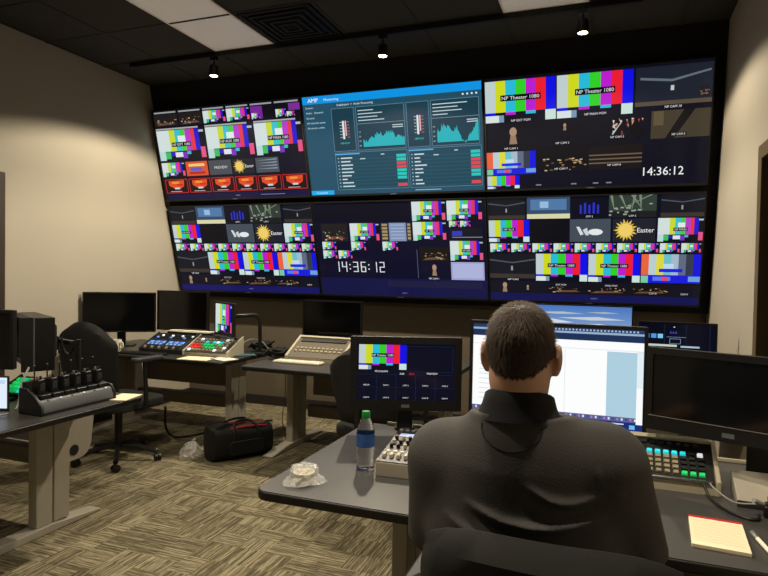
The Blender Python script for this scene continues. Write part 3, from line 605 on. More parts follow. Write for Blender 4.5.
# ------------------------------------------------------------------ monitors
def monitor(label, cx, cy, yaw, w, h, zbot, pic=None, depth=.03, base=True, bez=.012, pole_dx=0.0, foot_z=DZ, back=.05, neck_back=.0, bezm=BLK, pbot=None, neck=.0, bw=.12):
    """cx, cy: middle of the front face; yaw turns it about z; stands on a foot at foot_z"""
    t = thing('monitor', label, 'monitor', (cx, cy, foot_z), yaw, group='computer monitors'); z0 = zbot - foot_z; pb = bez if pbot is None else pbot
    scr = t
    box('housing', BLK, t, -w / 2, w / 2, .004, depth, z0, z0 + h, .004); box('rear_cover', BLKM, t, -w * .33, w * .33, depth, depth + back, z0 + h * .2, z0 + h * .85, .015)
    bz = MB(); bz.box(-w / 2, w / 2, -.004, .004, z0, z0 + pb).box(-w / 2, w / 2, -.004, .004, z0 + h - bez, z0 + h).box(-w / 2, -w / 2 + bez, -.004, .004, z0 + pb, z0 + h - bez).box(w / 2 - bez, w / 2, -.004, .004, z0 + pb, z0 + h - bez)
    bz.build('bezel', bezm, t)
    pw, ph = w - 2 * bez, h - bez - pb
    if pic: pic(pw, ph).build(t, (0, .003, z0 + pb + ph / 2))
    else: box('screen', GLOSS, t, -pw / 2, pw / 2, .0025, .0045, z0 + pb, z0 + h - bez)
    box('badge', GREYP, t, -.018, .018, -.0046, -.004, z0 + pb * .3, z0 + pb * .6)
    if base:
        yb = depth + back + .02 + neck
        box('stand_post', BLK, t, pole_dx - .035, pole_dx + .035, yb - .025, yb + .015, .012, z0 + h * .5, .004)
        MB().prism(rrect(pole_dx - bw, pole_dx + bw, yb - bw * .8, yb + bw * .6, .03), 0, .014, 'z').build('stand_base', BLK, t, .004)
        box('mount_plate', BLK, t, pole_dx - .05, pole_dx + .05, depth + back - .004, yb, z0 + h * .38, z0 + h * .62)
    return t
def between(a, b): return ((a[0] + b[0]) / 2, (a[1] + b[1]) / 2), math.atan2(b[1] - a[1], b[0] - a[0]), math.hypot(b[0] - a[0], b[1] - a[1])
def pic_front(w, h):
    c = Canvas(w, h, rgb(8, 10, 28)); ln = rgb(30, 44, 76)
    c.bars(.02, .02, .505, .46, txt='NP Theater 1080'); c.frame(.51, .04, .98, .5, ln, .003)
    c.label(.25, .49, 'PROGRAM', .034); c.label(.77, .52, 'PREVIEW', .034); c.text(.46, .53, '2:00', .034, rgb(230, 230, 232)); c.text(.56, .53, '18:71', .034, rgb(225, 40, 50))
    c.rect(0, .545, 1, .549, ln, 2)
    for k in range(1, 5): c.rect(.2 * k, .55, .2 * k + .003, 1, ln, 2)
    c.rect(0, .775, 1, .779, ln, 2)
    for k in range(5): c.label(.1 + .2 * k, .735, ('MEDIA', 'CAM 1', 'CAM 2', 'CAM 3', 'CAM 4')[k], .026); c.label(.1 + .2 * k, .955, ('CAM 5', 'CAM 6', 'CAM 7', 'CAM 8', 'CAM 9')[k], .026)
    return c
(c_, yw, w_) = between((-1.066, 2.45), (-.603, 2.62))
monitor('monitor with colour bars standing left of the seated man', c_[0], c_[1], yw, w_, .325, .828, pic_front, bez=.03, pbot=.045, back=.01, bw=.045)
def pic_man(w, h):
    c = Canvas(w, h, rgb(252, 253, 253)); c.rect(0, 0, 1, .035, rgb(40, 60, 104)); c.rect(0, .035, 1, .055, rgb(150, 176, 205)); c.rect(0, .055, 1, .12, rgb(28, 48, 86))
    for k in range(24): c.rect(.5 + .02 * k, .01, .51 + .02 * k, .026, rgb(170, 190, 215), 2)
    c.rect(0, .2, 1, .204, rgb(205, 214, 222), 2); c.rect(.06, .15, .3, .165, rgb(200, 208, 216), 2)
    c.rect(.80, .215, .965, .84, rgb(172, 206, 222)); c.rect(.965, .2, 1, .84, rgb(226, 238, 243))
    c.rect(.965, .55, 1, .9, rgb(248, 250, 250), 2); c.rect(.56, .215, .564, .84, rgb(225, 232, 236), 2)
    for k in range(11): c.rect(.04, .26 + .05 * k, .1 + .4 * ((k * 37) % 11) / 11, .268 + .05 * k, rgb(214, 220, 224), 2)
    c.rect(0, .84, 1, .885, rgb(90, 96, 140)); c.rect(0, .885, 1, 1, rgb(24, 44, 120))
    for k in range(40): c.rect(.02 + .024 * k, .85, .03 + .024 * k, .872, (rgb(220, 225, 235), rgb(60, 70, 140), rgb(180, 120, 190))[k % 3], 2)
    c.rect(.8, .9, .9, .912, rgb(210, 220, 235), 2); c.rect(.5, .965, .7, .985, rgb(60, 130, 220), 2); c.rect(.93, .91, .96, .95, rgb(110, 190, 235), 2)
    return c
monitor('large bright monitor with a white document in front of the man', -.20, 2.5, 0, .685, .43, .815, pic_man, bez=.014, back=.02, bw=.07)
def pic_sky(w, h):
    c = Canvas(w, h, rgb(86, 128, 186))
    n = 14
    for k in range(n):
        a = k / n; c.rect(0, a * .6, 1, (a + 1 / n) * .6, rgb(78 + 90 * a, 120 + 70 * a, 190 + 20 * a))
    for (u, v, ww, hh, g) in ((.1, .12, .5, .02, 190), (.35, .2, .6, .03, 205), (0, .26, .5, .04, 218), (.3, .33, .7, .05, 226), (.6, .1, .3, .015, 180)): c.poly(((u, v), (u + ww * .6, v - hh), (min(1, u + ww), v + hh * .3), (u + ww * .5, v + hh)), rgb(g - 10, g, g + 8), 2)
    c.rect(0, .62, 1, 1, rgb(50, 62, 60)); return c
monitor('monitor with a blue sky picture half hidden behind the man', -.228, 4.40, 0, .76, .44, .80, pic_sky, bez=.008)
def pic_br(w, h):
    c = Canvas(w, h, rgb(7, 10, 26)); ln = rgb(40, 60, 84)
    for u in (.33, .62, .93): c.rect(u, 0, u + .003, 1, ln, 2)
    for k in range(3): c.poly(((.40 + .035 * k, .22), (.415 + .035 * k, .16), (.43 + .035 * k, .22)), rgb(62, 70, 190), 2)
    c.rect(.45, .06, .47, .08, rgb(220, 225, 230), 3); c.rect(.36, .3, .62, .306, rgb(150, 170, 190), 3); c.frame(.4, .34, .55, .46, rgb(120, 150, 205), .006)
    for k in range(3): c.rect(.06 + .09 * k, .24, .13 + .09 * k, .34, (rgb(50, 100, 180), rgb(80, 150, 220), rgb(120, 200, 240))[k], 2)
    c.rect(.0, .48, .5, .53, rgb(196, 204, 190), 2); c.rect(.55, .5, .8, .54, rgb(170, 190, 205), 2); return c
monitor('dark monitor with blue thumbnails on the back desk near the right wall', .413, 4.30, 0, .46, .30, .852, pic_br, bez=.012)
(c_, yw, w_) = between((.128, 2.305), (.61, 2.10))
mo = monitor('wide black switched off monitor in front of the right wall', c_[0], c_[1], yw, w_, .285, .907, None, bez=.022, pbot=.05, pole_dx=.05, neck=.09, bw=.06)
box('bezel_line', SILVER, mo, -w_ / 2 + .012, w_ / 2 - .012, -.0062, -.004, .2255, .2278)
(c_, yw, w_) = between((-4.405, 4.125), (-3.885, 4.46))
monitor('black monitor angled into the left corner of the back desk', c_[0], c_[1], yw, w_, .36, .862, None, bez=.012)
(c_, yw, w_) = between((-3.872, 4.465), (-3.31, 4.452))
monitor('black monitor behind the lighting console', c_[0], c_[1], yw, w_, .36, .885, None, bez=.012)
monitor('black monitor behind the cream control panel', -2.175, 4.60, 0, .545, .31, .888, None, bez=.012)
def pic_small(w, h):
    c = Canvas(w, h, rgb(10, 10, 20)); c.card(0.0, .0, 1, .98, hd=False, txt='NP'); return c
t = monitor('small monitor on an arm showing colour bars on the back left desk', -2.995, 4.24, R(-32), .37, .275, .895, pic_small, bez=.013, base=False, back=.03)
MB().tube([(.02, .06, .32), (.08, .14, .33), (.10, .26, .32), (.085, .29, .16), (.08, .29, .0)], .017).build('arm', BLK, t, smooth=True)
MB().lathe([(.045, 0), (.045, .012), (.018, .02), (.018, .03)], 16, (.08, .29, 0)).build('arm_clamp', BLK, t, smooth=True)
# the two monitors at the left edge
(c_, yw, w_) = between((-3.20, 2.07), (-2.803, 2.20))
monitor('dark monitor cut off by the left edge of the photo', c_[0], c_[1], yw, w_, .30, .915, None, bez=.014)
t = monitor('hooded monitor on an arm behind the radio charging dock', -3.06, 2.47, R(-29), .50, .285, .88, None, bez=.02, depth=.10, base=False, back=.03, bezm=GREYP)
box('hood', BLKM, t, -.25, .25, -.06, -.004, .430, .436); box('hood', BLKM, t, .246, .251, -.06, -.004, .15, .436)
box('arm_joint', BLK, t, -.03, .03, .125, .17, .23, .31, .006)
MB().box(-.02, .185, .165, .195, .27, .295).build('arm', BLK, t, .004, rot=(0, 0, R(12)), loc=(.02, -.01, 0))
MB().tube([(.175, .235, .30), (.175, .235, .01)], .013).build('arm_post', BLK, t, smooth=True)
MB().lathe([(.05, 0), (.05, .012), (.02, .02), (.02, .03)], 16, (.175, .235, 0)).build('arm_clamp', BLK, t, smooth=True)

# ------------------------------------------------------------------ control panels with keys
key_me = {}
def key(parent, m, x, y, z, sx, sy, sz=.008, name='key'):
    k = (round(sx, 4), round(sy, 4), round(sz, 4), m.name)
    if k not in key_me:
        a, b = sx / 2, sy / 2; q = .82
        me = MB().quadbox([(-a, -b, 0), (a, -b, 0), (a, b, 0), (-a, b, 0), (-a * q, -b * q, sz), (a * q, -b * q, sz), (a * q, b * q, sz), (-a * q, b * q, sz)]).mesh(name); me.materials.append(m); key_me[k] = me
    o = bpy.data.objects.new(name, key_me[k]); COL.objects.link(o); o.parent = parent; o.location = (x, y, z); return o
def console(name, label, cx, cy, rz, w, d, h0, h1, frame, plate, cat='control panel', side=.014):
    """wedge-shaped desk panel, low at the front (-y); returns thing and the sloped face object (its local xy is the face)"""
    t = thing(name, label, cat, (cx, cy, DZ), rz); 
    MB().prism([(-d / 2, 0), (d / 2, 0), (d / 2, h1), (-d / 2, h0)], -w / 2 + side, w / 2 - side).build('body', frame, t)
    for s in (-1, 1): MB().prism([(-d / 2 - .008, 0), (d / 2 + .008, 0), (d / 2 + .008, h1 + .014), (-d / 2 - .008, h0 + .014)], s * w / 2 - (side if s > 0 else 0), s * w / 2 + (0 if s > 0 else side)).build('side_cheek', frame, t, .003)
    a = math.atan2(h1 - h0, d); L_ = math.hypot(d, h1 - h0)
    f = MB().box(-w / 2 + side + .002, w / 2 - side - .002, -L_ / 2, L_ / 2, 0, .004).build('faceplate', plate, t, loc=(0, 0, (h0 + h1) / 2 + .0005), rot=(a, 0, 0))
    return t, f, L_
# the man's switcher panel on the right
t, f, L_ = console('vision_switcher', 'sloped switcher panel with cyan and green lit keys right of the man', .08, 2.275, 0, .545, .15, .034, .135, CREAM, BLK)
for i in range(18): key(f, WHITEK if i == 17 else DARKB if i == 16 else CYANK, -.225 + .0262 * i, .022, .004, .018, .014)
for i in range(18): key(f, GREENK if i in (15, 16, 17) else DARKK, -.225 + .0262 * i, -.06, .004, .018, .014)
for r_ in range(3):
    for i in range(18): key(f, DARKK if i < 15 else DARKB, -.225 + .0262 * i, .002 - .0205 * r_, .004, .020, .015)
for i in range(8): key(f, DARKB, .02 + .027 * i, .06, .004, .016, .012)
MB().tube([(-.25, -L_ / 2 + .004, .006), (.25, -L_ / 2 + .004, .006)], .006).build('chrome_rail', CHROME, f, smooth=True)
box('top_rail', CREAM, f, -.257, .257, L_ / 2 - .012, L_ / 2 + .006, .0, .014, .002)
# white desk unit beside it
t = thing('desk_wedge', 'white sloping box on the desk at the right edge', 'equipment', (.545, 2.205, DZ), R(-3))
MB().prism([(-.085, 0), (.085, 0), (.085, .066), (.075, .07), (-.085, .022)], -.155, .155).build('body', LEGM, t, .004)
box('front_lip', DKGREY, t, -.155, .155, -.089, -.083, .0, .02)
# lighting console and switcher on the back left desk
t, f, L_ = console('lighting_console', 'black lighting console with blue lit screens on the back left desk', -3.53, 4.22, R(2), .42, .24, .03, .14, DKGREY, BLK)
for k in range(2):
    c = Canvas(.17, .075, rgb(30, 46, 96)); 
    for i in range(8): c.rect(.02 + .12 * i, .1, .12 + .12 * i, .55, (rgb(110, 160, 235), rgb(160, 190, 245), rgb(70, 110, 220))[i % 3]); c.rect(.02 + .12 * i, .62, .10 + .12 * i, .9, rgb(60, 150, 200) if i % 2 else rgb(190, 205, 235))
    c.build(f, (-.10 + .19 * k, -.03, .0065), rot=(R(-90), 0, 0), name='touch_screen')
for i in range(12): key(f, (DARKB, BLUEK, DARKB, DARKB)[i % 4], -.19 + .034 * i, .06, .004, .02, .016)
for i in range(12): key(f, (DARKB, DARKB, WHITEK)[i % 3], -.19 + .034 * i, .09, .004, .02, .016)
for i in range(10): key(f, (DARKK, DARKB)[i % 2], -.17 + .036 * i, -.105, .004, .012, .03, .012, 'fader')
t, f, L_ = console('vision_switcher', 'switcher panel with red green and cyan keys under the small monitor', -3.085, 4.23, R(4), .42, .25, .03, .14, CREAM, DKGREY)
for r_ in range(5):
    for i in range(10):
        m = (REDK if i < 3 else GREENK) if r_ in (1, 2) and i < 8 and (i + r_) % 4 else (CYANK if r_ == 3 and 2 < i < 9 and i % 2 else (WHITEK if (i * 3 + r_) % 7 == 0 else DARKK))
        key(f, m, -.17 + .034 * i, -.10 + .042 * r_, .004, .025, .028)
MB().lathe([(.012, .004), (.012, .02)], 14, (.16, .1, 0)).build('knob', DARKB, f, smooth=True)
# cream control panel on the middle desk: an open frame round a recessed plate
t, f, L_ = console('control_panel', 'cream framed control panel on the middle back desk', -2.15, 4.34, 0, .50, .24, .03, .17, CREAM, mat('grey_brown_plate', rgb(96, 88, 76), 0.6), side=.022)
box('display_strip', BLK, f, -.20, .20, .065, .10, .004, .012, .002)
MB().box(-.226, .226, L_ / 2 - .022, L_ / 2, .0, .016).build('top_frame', CREAM, f, .003)
for r_ in range(2):
    for i in range(11): key(f, DARKK, -.19 + .038 * i, -.02 - .035 * r_, .004, .027, .024)
t = thing('keyboard', 'cream keyboard in front of the cream control panel', 'keyboard', (-2.23, 4.13, DZ), 0, 'keyboards')
box('case', CREAM, t, -.2, .2, -.055, .055, 0, .014, .004)
for r_ in range(4):
    for i in range(14): key(t, PAPERW, -.18 + .0277 * i, -.04 + .026 * r_, .0135, .024, .021, .006)
t = thing('keyboard', 'black keyboard in front of the lighting console', 'keyboard', (-3.60, 3.99, DZ), R(3), 'keyboards')
box('case', BLK, t, -.21, .21, -.05, .05, 0, .014, .004)
for r_ in range(4):
    for i in range(14): key(t, DARKB, -.19 + .0288 * i, -.036 + .024 * r_, .0135, .024, .02, .005)
# small backlit panel on the left desk
t, f, L_ = console('control_panel', 'small backlit panel with green and red keys at the far left', -2.975, 2.40, R(8), .20, .15, .02, .09, BLK, BLK)
for r_ in range(4):
    for i in range(9): key(f, (GREENK if (i + r_) % 5 else CYANK) if i < 6 else (REDK if r_ == 3 and i == 8 else GREENK), -.072 + .018 * i, -.055 + .034 * r_, .004, .014, .026)
t = thing('tablet', 'upright tablet with a white lit screen at the left edge', 'tablet', (-2.825, 2.085, DZ), R(20))
MB().box(-.10, .10, 0, .009, 0, .17).build('case', DKGREY, t, .003)
c = Canvas(.184, .15, rgb(225, 238, 250)); c.rect(.05, .08, .95, .2, rgb(190, 215, 240)); c.rect(.05, .3, .6, .34, rgb(150, 170, 190)); c.rect(.05, .42, .8, .46, rgb(170, 190, 205)); c.build(t, (0, -.0005, .087))
MB().prism([(.009, .10), (.07, 0), (.06, 0), (.009, .09)], -.03, .03).build('kickstand', DKGREY, t)

# ------------------------------------------------------------------ radio charging dock and radios
t = thing('charging_dock', 'grey radio charging dock on the left desk', 'charger', (-2.56, 2.325, DZ), 0)
MB().prism([(-.07, 0), (.07, 0), (.07, .03), (.052, .068), (-.07, .085)], -.222, .222, 'y').build('base', GREYP, t, .008)
MB().prism([(-.074, 0), (.075, 0), (.072, .045), (.03, .09), (-.02, .125), (-.074, .125)], -.232, -.214, 'y').build('end_cheek', BLK, t, .005)
MB().prism([(-.074, 0), (.075, 0), (.072, .04), (.05, .08), (-.074, .10)], .214, .232, 'y').build('end_cheek', BLK, t, .005)
box('under_strip', BLKM, t, .066, .072, -.21, .21, .001, .012)
MB().box(-.078, -.062, -.21, .21, .04, .15).build('rear_rail', BLKM, t, .004)
ordn = ['radio in the charging dock nearest the camera', 'second radio from the camera in the charging dock', 'third radio from the camera in the charging dock', 'fourth radio from the camera in the charging dock', 'fifth radio from the camera in the charging dock', 'radio at the far end of the charging dock']
for i in range(6):
    y = -.175 + .07 * i; box('bay_collar', BLK, t, -.052, .042, y - .031, y + .031, .066, .092, .004)
    MB().lathe([(.004, 0), (.004, .004)], 10, (.054, y, .066)).build('charge_light', WHITEK if i % 2 else DARKK, t)
    r_ = thing('two_way_radio', 'black ' + ordn[i], 'radio', (-2.565, 2.325 + y, DZ + .0925), R(3 - 2 * (i % 3)), 'radios in the charging dock')
    box('body', BLK, r_, -.026, .018, -.020, .020, 0, .070, .006); box('grille', DKGREY, r_, .018, .0205, -.014, .014, .015, .05, .001)
    for k, m in ((-.013, GREYP), (.010, BLK)): MB().lathe([(.006, .070), (.006, .082), (.004, .085)], 10, (-.002, k * .8, 0)).build('knob', m, r_, smooth=True)
    MB().tube([(-.018, -.012, .068), (-.018, -.012, .135)], .0035).build('antenna', BLK, r_, smooth=True)
    MB().lathe([(.0042, .135), (.0042, .139)], 8, (-.018, -.012, 0)).build('antenna_tip', SILVER, r_, smooth=True)
t = thing('belt_pack', 'grey belt pack leaning on the near end of the dock', 'radio', (-2.69, 2.20, DZ), R(10))
MB().prism([(-.02, 0), (.02, 0), (.055, .14), (.02, .15)], -.03, .03, 'y').build('body', GREYP, t, .004)
box('top_cap', mat('pink_grey_plastic', rgb(150, 118, 116), 0.5), t, .022, .056, -.028, .028, .145, .153, .002)
tag(MB().box(-.06, .06, -.085, .085, 0, .003).build('paper_sheet', PAPER, None, loc=(-2.475, 2.60, DZ), rot=(0, 0, R(12))), 'cream paper at the far corner of the left desk', 'paper')
def cable(label, pts, r, m, name='cable'): return tag(MB().tube(pts, r, 6).build(name, m, smooth=True), label, 'cable', 'cables')
cable('white cable coiled beside the charging dock', [(-2.645, 2.05, .74), (-2.66, 1.96, .737), (-2.72, 1.93, .737), (-2.755, 1.98, .737), (-2.71, 2.035, .737), (-2.66, 2.00, .742), (-2.69, 1.94, .746), (-2.77, 1.95, .740), (-2.80, 1.99, .737)], .0045, CABLEW)
cable('upright white cable rising beside the hooded monitor', [(-2.70, 2.13, .737), (-2.705, 2.15, .76), (-2.71, 2.17, .85), (-2.72, 2.22, .93)], .005, CABLEW)
cable('black cable hanging from the monitor arm', [(-2.91, 2.58, 1.04), (-2.885, 2.58, .96), (-2.86, 2.60, .95), (-2.84, 2.62, 1.01)], .006, CABLE)

# ------------------------------------------------------------------ loose things on the back desks
tag(MB().box(-.13, .13, -.09, .09, 0, .004).build('paper_sheet', PAPER, None, loc=(-3.06, 3.985, DZ), rot=(0, 0, R(6))), 'cream sheet on the front of the back left desk', 'paper')
tag(MB().box(-.10, .10, -.07, .07, 0, .003).build('paper_sheet', PAPERW, None, loc=(-2.86, 4.06, DZ + .001), rot=(0, 0, R(-20))), 'pinkish white sheet by the right end of the back left desk', 'paper')
t = thing('paper_stack', 'white papers lying along the top of the consoles', 'paper', (-3.45, 4.405, DZ), 0); box('riser', DKGREY, t, -.24, .24, -.02, .02, 0, .155, .003)
for k in range(3): MB().box(-.25 + .02 * k, .22 + .01 * k, -.035 + .005 * k, .03, .1555 + .005 * k, .160 + .005 * k).build('sheet', PAPERW, t)
tag(MB().box(-.09, .09, -.05, .05, 0, .008).build('folded_cloth', mat('teal_cloth', rgb(62, 96, 104), 0.9, bump=.4), None, .003, loc=(-2.835, 4.31, DZ), rot=(0, 0, R(40))), 'teal folded cloth at the right end of the back left desk', 'cloth')
for k, (x, y) in enumerate(((-2.85, 4.60), (-2.492, 4.27))):
    for j in range(2):
        pts = [(x + .075 * math.cos(a * 1.9 + j) * (1 + .3 * math.sin(a * 3)), y + .08 * math.sin(a * 1.9 + j * 2), DZ + .011 + .075 * abs(math.sin(a * 1.3 + j))) for a in range(12)]
        cable(('heap of black cable %s on the end of the back left desk', 'bundle of black cable %s beside the cream control panel')[k] % ('lying loose', 'coiled')[j], pts, .0095, CABLE)
cable('white looped cable behind the small monitor', [(-2.93, 4.30, .75), (-2.86, 4.40, .85), (-2.76, 4.45, .84), (-2.70, 4.50, .745)], .005, CABLEW)
cable('cream cable lying left of the cream control panel', [(-2.52, 4.28, .738), (-2.46, 4.40, .76), (-2.42, 4.52, .738)], .012, CREAM)
cable('thin brown cable hanging under the middle desk', [(-2.52, 4.42, .69), (-2.51, 4.43, .45), (-2.53, 4.42, .2), (-2.50, 4.45, .01)], .004, CABLER)
cable('second hanging cable looping to the floor under the middle desk', [(-2.47, 4.42, .69), (-2.48, 4.42, .4), (-2.43, 4.44, .12), (-2.40, 4.40, .008)], .004, CABLE)
cable('red cable on the carpet by the duffel bag', [(-2.50, 4.28, .006), (-2.44, 4.36, .006), (-2.52, 4.46, .006), (-2.58, 4.44, .006)], .004, CABLER)
cable('long black cable curving over the carpet under the back left desk', [(-3.42, 4.05, .30), (-3.45, 4.10, .10), (-3.40, 4.20, .012), (-3.25, 4.50, .010), (-3.15, 4.80, .010), (-3.0, 5.05, .010)], .010, CABLE)
t = thing('mug', 'white mug beside the black chair on the back left desk', 'cup', (-3.93, 4.04, DZ)); MB().lathe([(.034, 0), (.038, .01), (.04, .10), (.036, .10), (.034, .012), (.001, .012)], 20, cap=False).build('body', PAPERW, t, smooth=True)
MB().tube([(.038, 0, .08), (.066, 0, .075), (.066, 0, .035), (.036, 0, .025)], .006).build('handle', PAPERW, t, smooth=True)

# ------------------------------------------------------------------ front desk things
t = thing('water_bottle', 'clear water bottle with green cap on the front desk', 'bottle', (-.805, 2.0, DZ))
prof = [(.020, 0), (.031, .003), (.0325, .012), (.030, .022), (.0325, .032), (.0305, .045), (.0325, .058), (.031, .072), (.0325, .085), (.0325, .13), (.031, .145), (.024, .17), (.0135, .188), (.0125, .196)]
MB().lathe(prof, 28).build('bottle_body', CLEARP, t, smooth=True)
MB().lathe([(.0332, .085), (.0333, .132)], 28, cap=False).build('label_band', BLUEL, t, smooth=True)
MB().lathe([(.0152, .189), (.0152, .206), (.0135, .209)], 20).build('cap', GREEN, t, smooth=True)
MB().lathe([(.0137, .184), (.016, .185), (.016, .188), (.0137, .188)], 20).build('neck_ring', GREEN, t, smooth=True)
t = thing('audio_mixer', 'small audio mixer with knobs beside the water bottle', 'audio mixer', (-.672, 2.10, DZ), R(3))
MB().prism([(-.15, 0), (.15, 0), (.15, .09), (-.15, .05)], -.082, .082).build('chassis', LEGM, t, .003)
a = math.atan2(.04, .30); f = MB().box(-.08, .08, -.15, .15, 0, .003).build('faceplate', BLK, t, loc=(0, 0, .0706), rot=(a, 0, 0))
for i in range(6): MB().lathe([(.0075, .003), (.0075, .008), (.004, .008), (.004, .005)], 12, (-.066 + .0235 * i, .13, 0)).build('jack', SILVER, f, smooth=True)
box('display', glow('mixer_display', rgb(120, 140, 190), .5), f, -.06, .03, .075, .105, .003, .004)
for r_ in range(3):
    for i in range(5): MB().lathe([(.0075, .003), (.006, .016), (.002, .017)], 12, (-.062 + .026 * i, .05 - .036 * r_, 0)).build('knob', (BLK, CREAM, BLK)[(i + r_) % 3], f, smooth=True)
for i in range(5): key(f, CREAM if i < 4 else REDK, -.062 + .026 * i, -.105, .003, .012, .026, .012, 'fader')
for i in range(5): key(f, PAPERW, -.062 + .026 * i, -.065, .003, .016, .010, .004, 'button')
box('meter_block', DKGREY, f, .055, .078, -.09, .05, .003, .012, .002)
# crumpled plastic wrap round a white tub
t = thing('wrapped_tub', 'white tub in crumpled clear plastic on the desk corner', 'food container', (-.945, 1.80, DZ))
MB().lathe([(.028, .001), (.034, .004), (.036, .032), (.033, .034), (.031, .034), (.029, .012), (.001, .010)], 24, cap=False).build('tub', PAPERW, t, smooth=True)
q = random.Random(4); rows = []
for i in range(7):
    row = []
    for j in range(22):
        an = 2 * math.pi * j / 22; r_ = (.070, .056, .047, .045, .041, .028, .004)[i] * (1 + .22 * q.random() - .1 + (.16 * math.sin(an * 3 + 1) if i < 2 else 0)); row.append((r_ * math.cos(an), r_ * math.sin(an), (.002, .012, .022, .038, .048, .052, .050)[i] + .006 * q.random()))
    rows.append(row)
MB().grid(rows, closed=True).build('plastic_wrap', WRAP, t)
t = thing('notepad', 'cream notepad with a red top edge right of the man', 'notepad', (.293, 1.857, DZ), R(-4))
box('page_block', PAPER, t, -.068, .068, -.105, .095, 0, .010, .001); box('red_binding', REDM, t, -.0685, .0685, .093, .108, 0, .0108, .001)
for k in range(9): box('ruled_line', mat('pale_rule', rgb(205, 185, 160), 0.9), t, -.06, .06, .07 - .018 * k, .071 - .018 * k, .0101, .0103)
t = thing('pen', 'white pen lying right of the notepad', 'pen', (.392, 1.845, DZ + .006), R(98))
MB().lathe([(.003, -.068), (.0058, -.06), (.0058, .02)], 12, axis='x').build('barrel', PAPERW, t, smooth=True)
MB().lathe([(.0062, .02), (.0062, .06), (.004, .066)], 12, axis='x').build('cap', SILVER, t, smooth=True)
MB().tube([(-.068, 0, 0), (-.075, 0, 0)], .002, smooth=False).build('tip', BLK, t)
box('clip', SILVER, t, .025, .06, -.0015, .0015, .006, .008)
cable('white cable from the switcher panel to the black adapter', [(.318, 2.185, .775), (.33, 2.16, .765), (.37, 2.09, .755), (.42, 2.05, .77)], .0024, CABLEW)
cable('black cable looping over the desk in front of the white box', [(.30, 2.185, .77), (.315, 2.15, .739), (.345, 2.06, .736), (.39, 2.015, .736), (.42, 2.02, .736), (.43, 2.05, .736)], .0045, CABLE)
t = thing('power_adapter', 'black adapter with a silver plug at the right edge of the desk', 'adapter', (.49, 2.07, DZ), R(-12))
box('body', BLK, t, -.045, .07, -.028, .028, 0, .036, .006); MB().tube([(-.045, 0, .03), (-.07, -.02, .045)], .008, 10, False).build('plug', SILVER, t, smooth=True)
MB().lathe([(.006, -.022), (.006, 0)], 10, (-.03, .0, .058)).build('stub', DKGREY, t, smooth=True)
t = thing('keyboard', 'black keyboard under the man\'s hands', 'keyboard', (-.17, 1.865, DZ), 0, 'keyboards')
box('case', BLK, t, -.22, .22, -.065, .065, 0, .014, .004)
for r_ in range(5):
    for i in range(15): key(t, DARKB, -.2 + .0285 * i, -.05 + .0245 * r_, .0135, .024, .02, .006)

# ------------------------------------------------------------------ duffel bag
t = thing('duffel_bag', 'black duffel bag with red piping on the carpet', 'bag', (-2.675, 4.01, 0), R(60))
t.scale = (.95, .95, .84)
def bagprof(k, inset=0.0):
    pts = []
    for j in range(20):
        an = 2 * math.pi * j / 20; cx, cz = math.cos(an), math.sin(an)
        pts.append((math.copysign(abs(cx) ** .55, cx) * .135, .145 + math.copysign(abs(cz) ** .6, cz) * .142))
    return pts
rows = []
for i, (x, k) in enumerate(((-.27, .05), (-.268, .6), (-.255, .88), (-.2, 1.0), (-.08, 1.03), (.06, 1.02), (.18, .98), (.25, .86), (.266, .6), (.27, .05))):
    rows.append([(x, y * k, .004 + (z) * (.9 + .1 * k) * (1 - .06 * math.sin(x * 9)) if k > .5 else .15) for y, z in bagprof(k)])
MB().grid(rows, closed=True).build('bag_body', BAG, t, smooth=True)
MB().prism(rrect(-.2, .22, -.075, .075, .05), .272, .296, 'z').build('top_flap', BAGG, t, .008)
for s in (-1, 1): MB().tube([(-.21, s * .085, .262), (-.1, s * .096, .285), (.06, s * .095, .286), (.2, s * .085, .268)], .008).build('piping', BAGR, t, smooth=True)
for s in (-1, 1): MB().tube([(-.11, s * .138, .12), (-.10, s * .120, .26), (-.06, s * .05, .325), (.06, s * .04, .328), (.11, s * .120, .26), (.12, s * .138, .12)], .011).build('handle', BAG, t, smooth=True)
MB().tube([(-.2, 0, .2985), (0, 0, .3), (.21, 0, .298)], .005).build('zipper', BAGR, t, smooth=True)
MB().prism(rrect(-.15, .15, .05, .18, .03), -.155, -.138, 'y').build('side_pocket', BAG, t, .01)
t = thing('plastic_bag', 'crumpled clear plastic bag beside the duffel bag', 'plastic bag', (-2.96, 3.80, 0)); rows = []
for i in range(7):
    row = []
    for j in range(18):
        an = 2 * math.pi * j / 18; r_ = (.09, .085, .075, .065, .05, .03, .004)[i] * (1 + .35 * (q.random() - .5)); row.append((r_ * math.cos(an), r_ * .9 * math.sin(an), (.002, .03, .055, .08, .10, .115, .12)[i] + .012 * q.random()))
    rows.append(row)
MB().grid(rows, closed=True).build('film', WRAP, t)
MB().tube([(0, 0, .11), (.01, .005, .14), (.03, .0, .15)], .008).build('knot', WRAP, t, smooth=True)

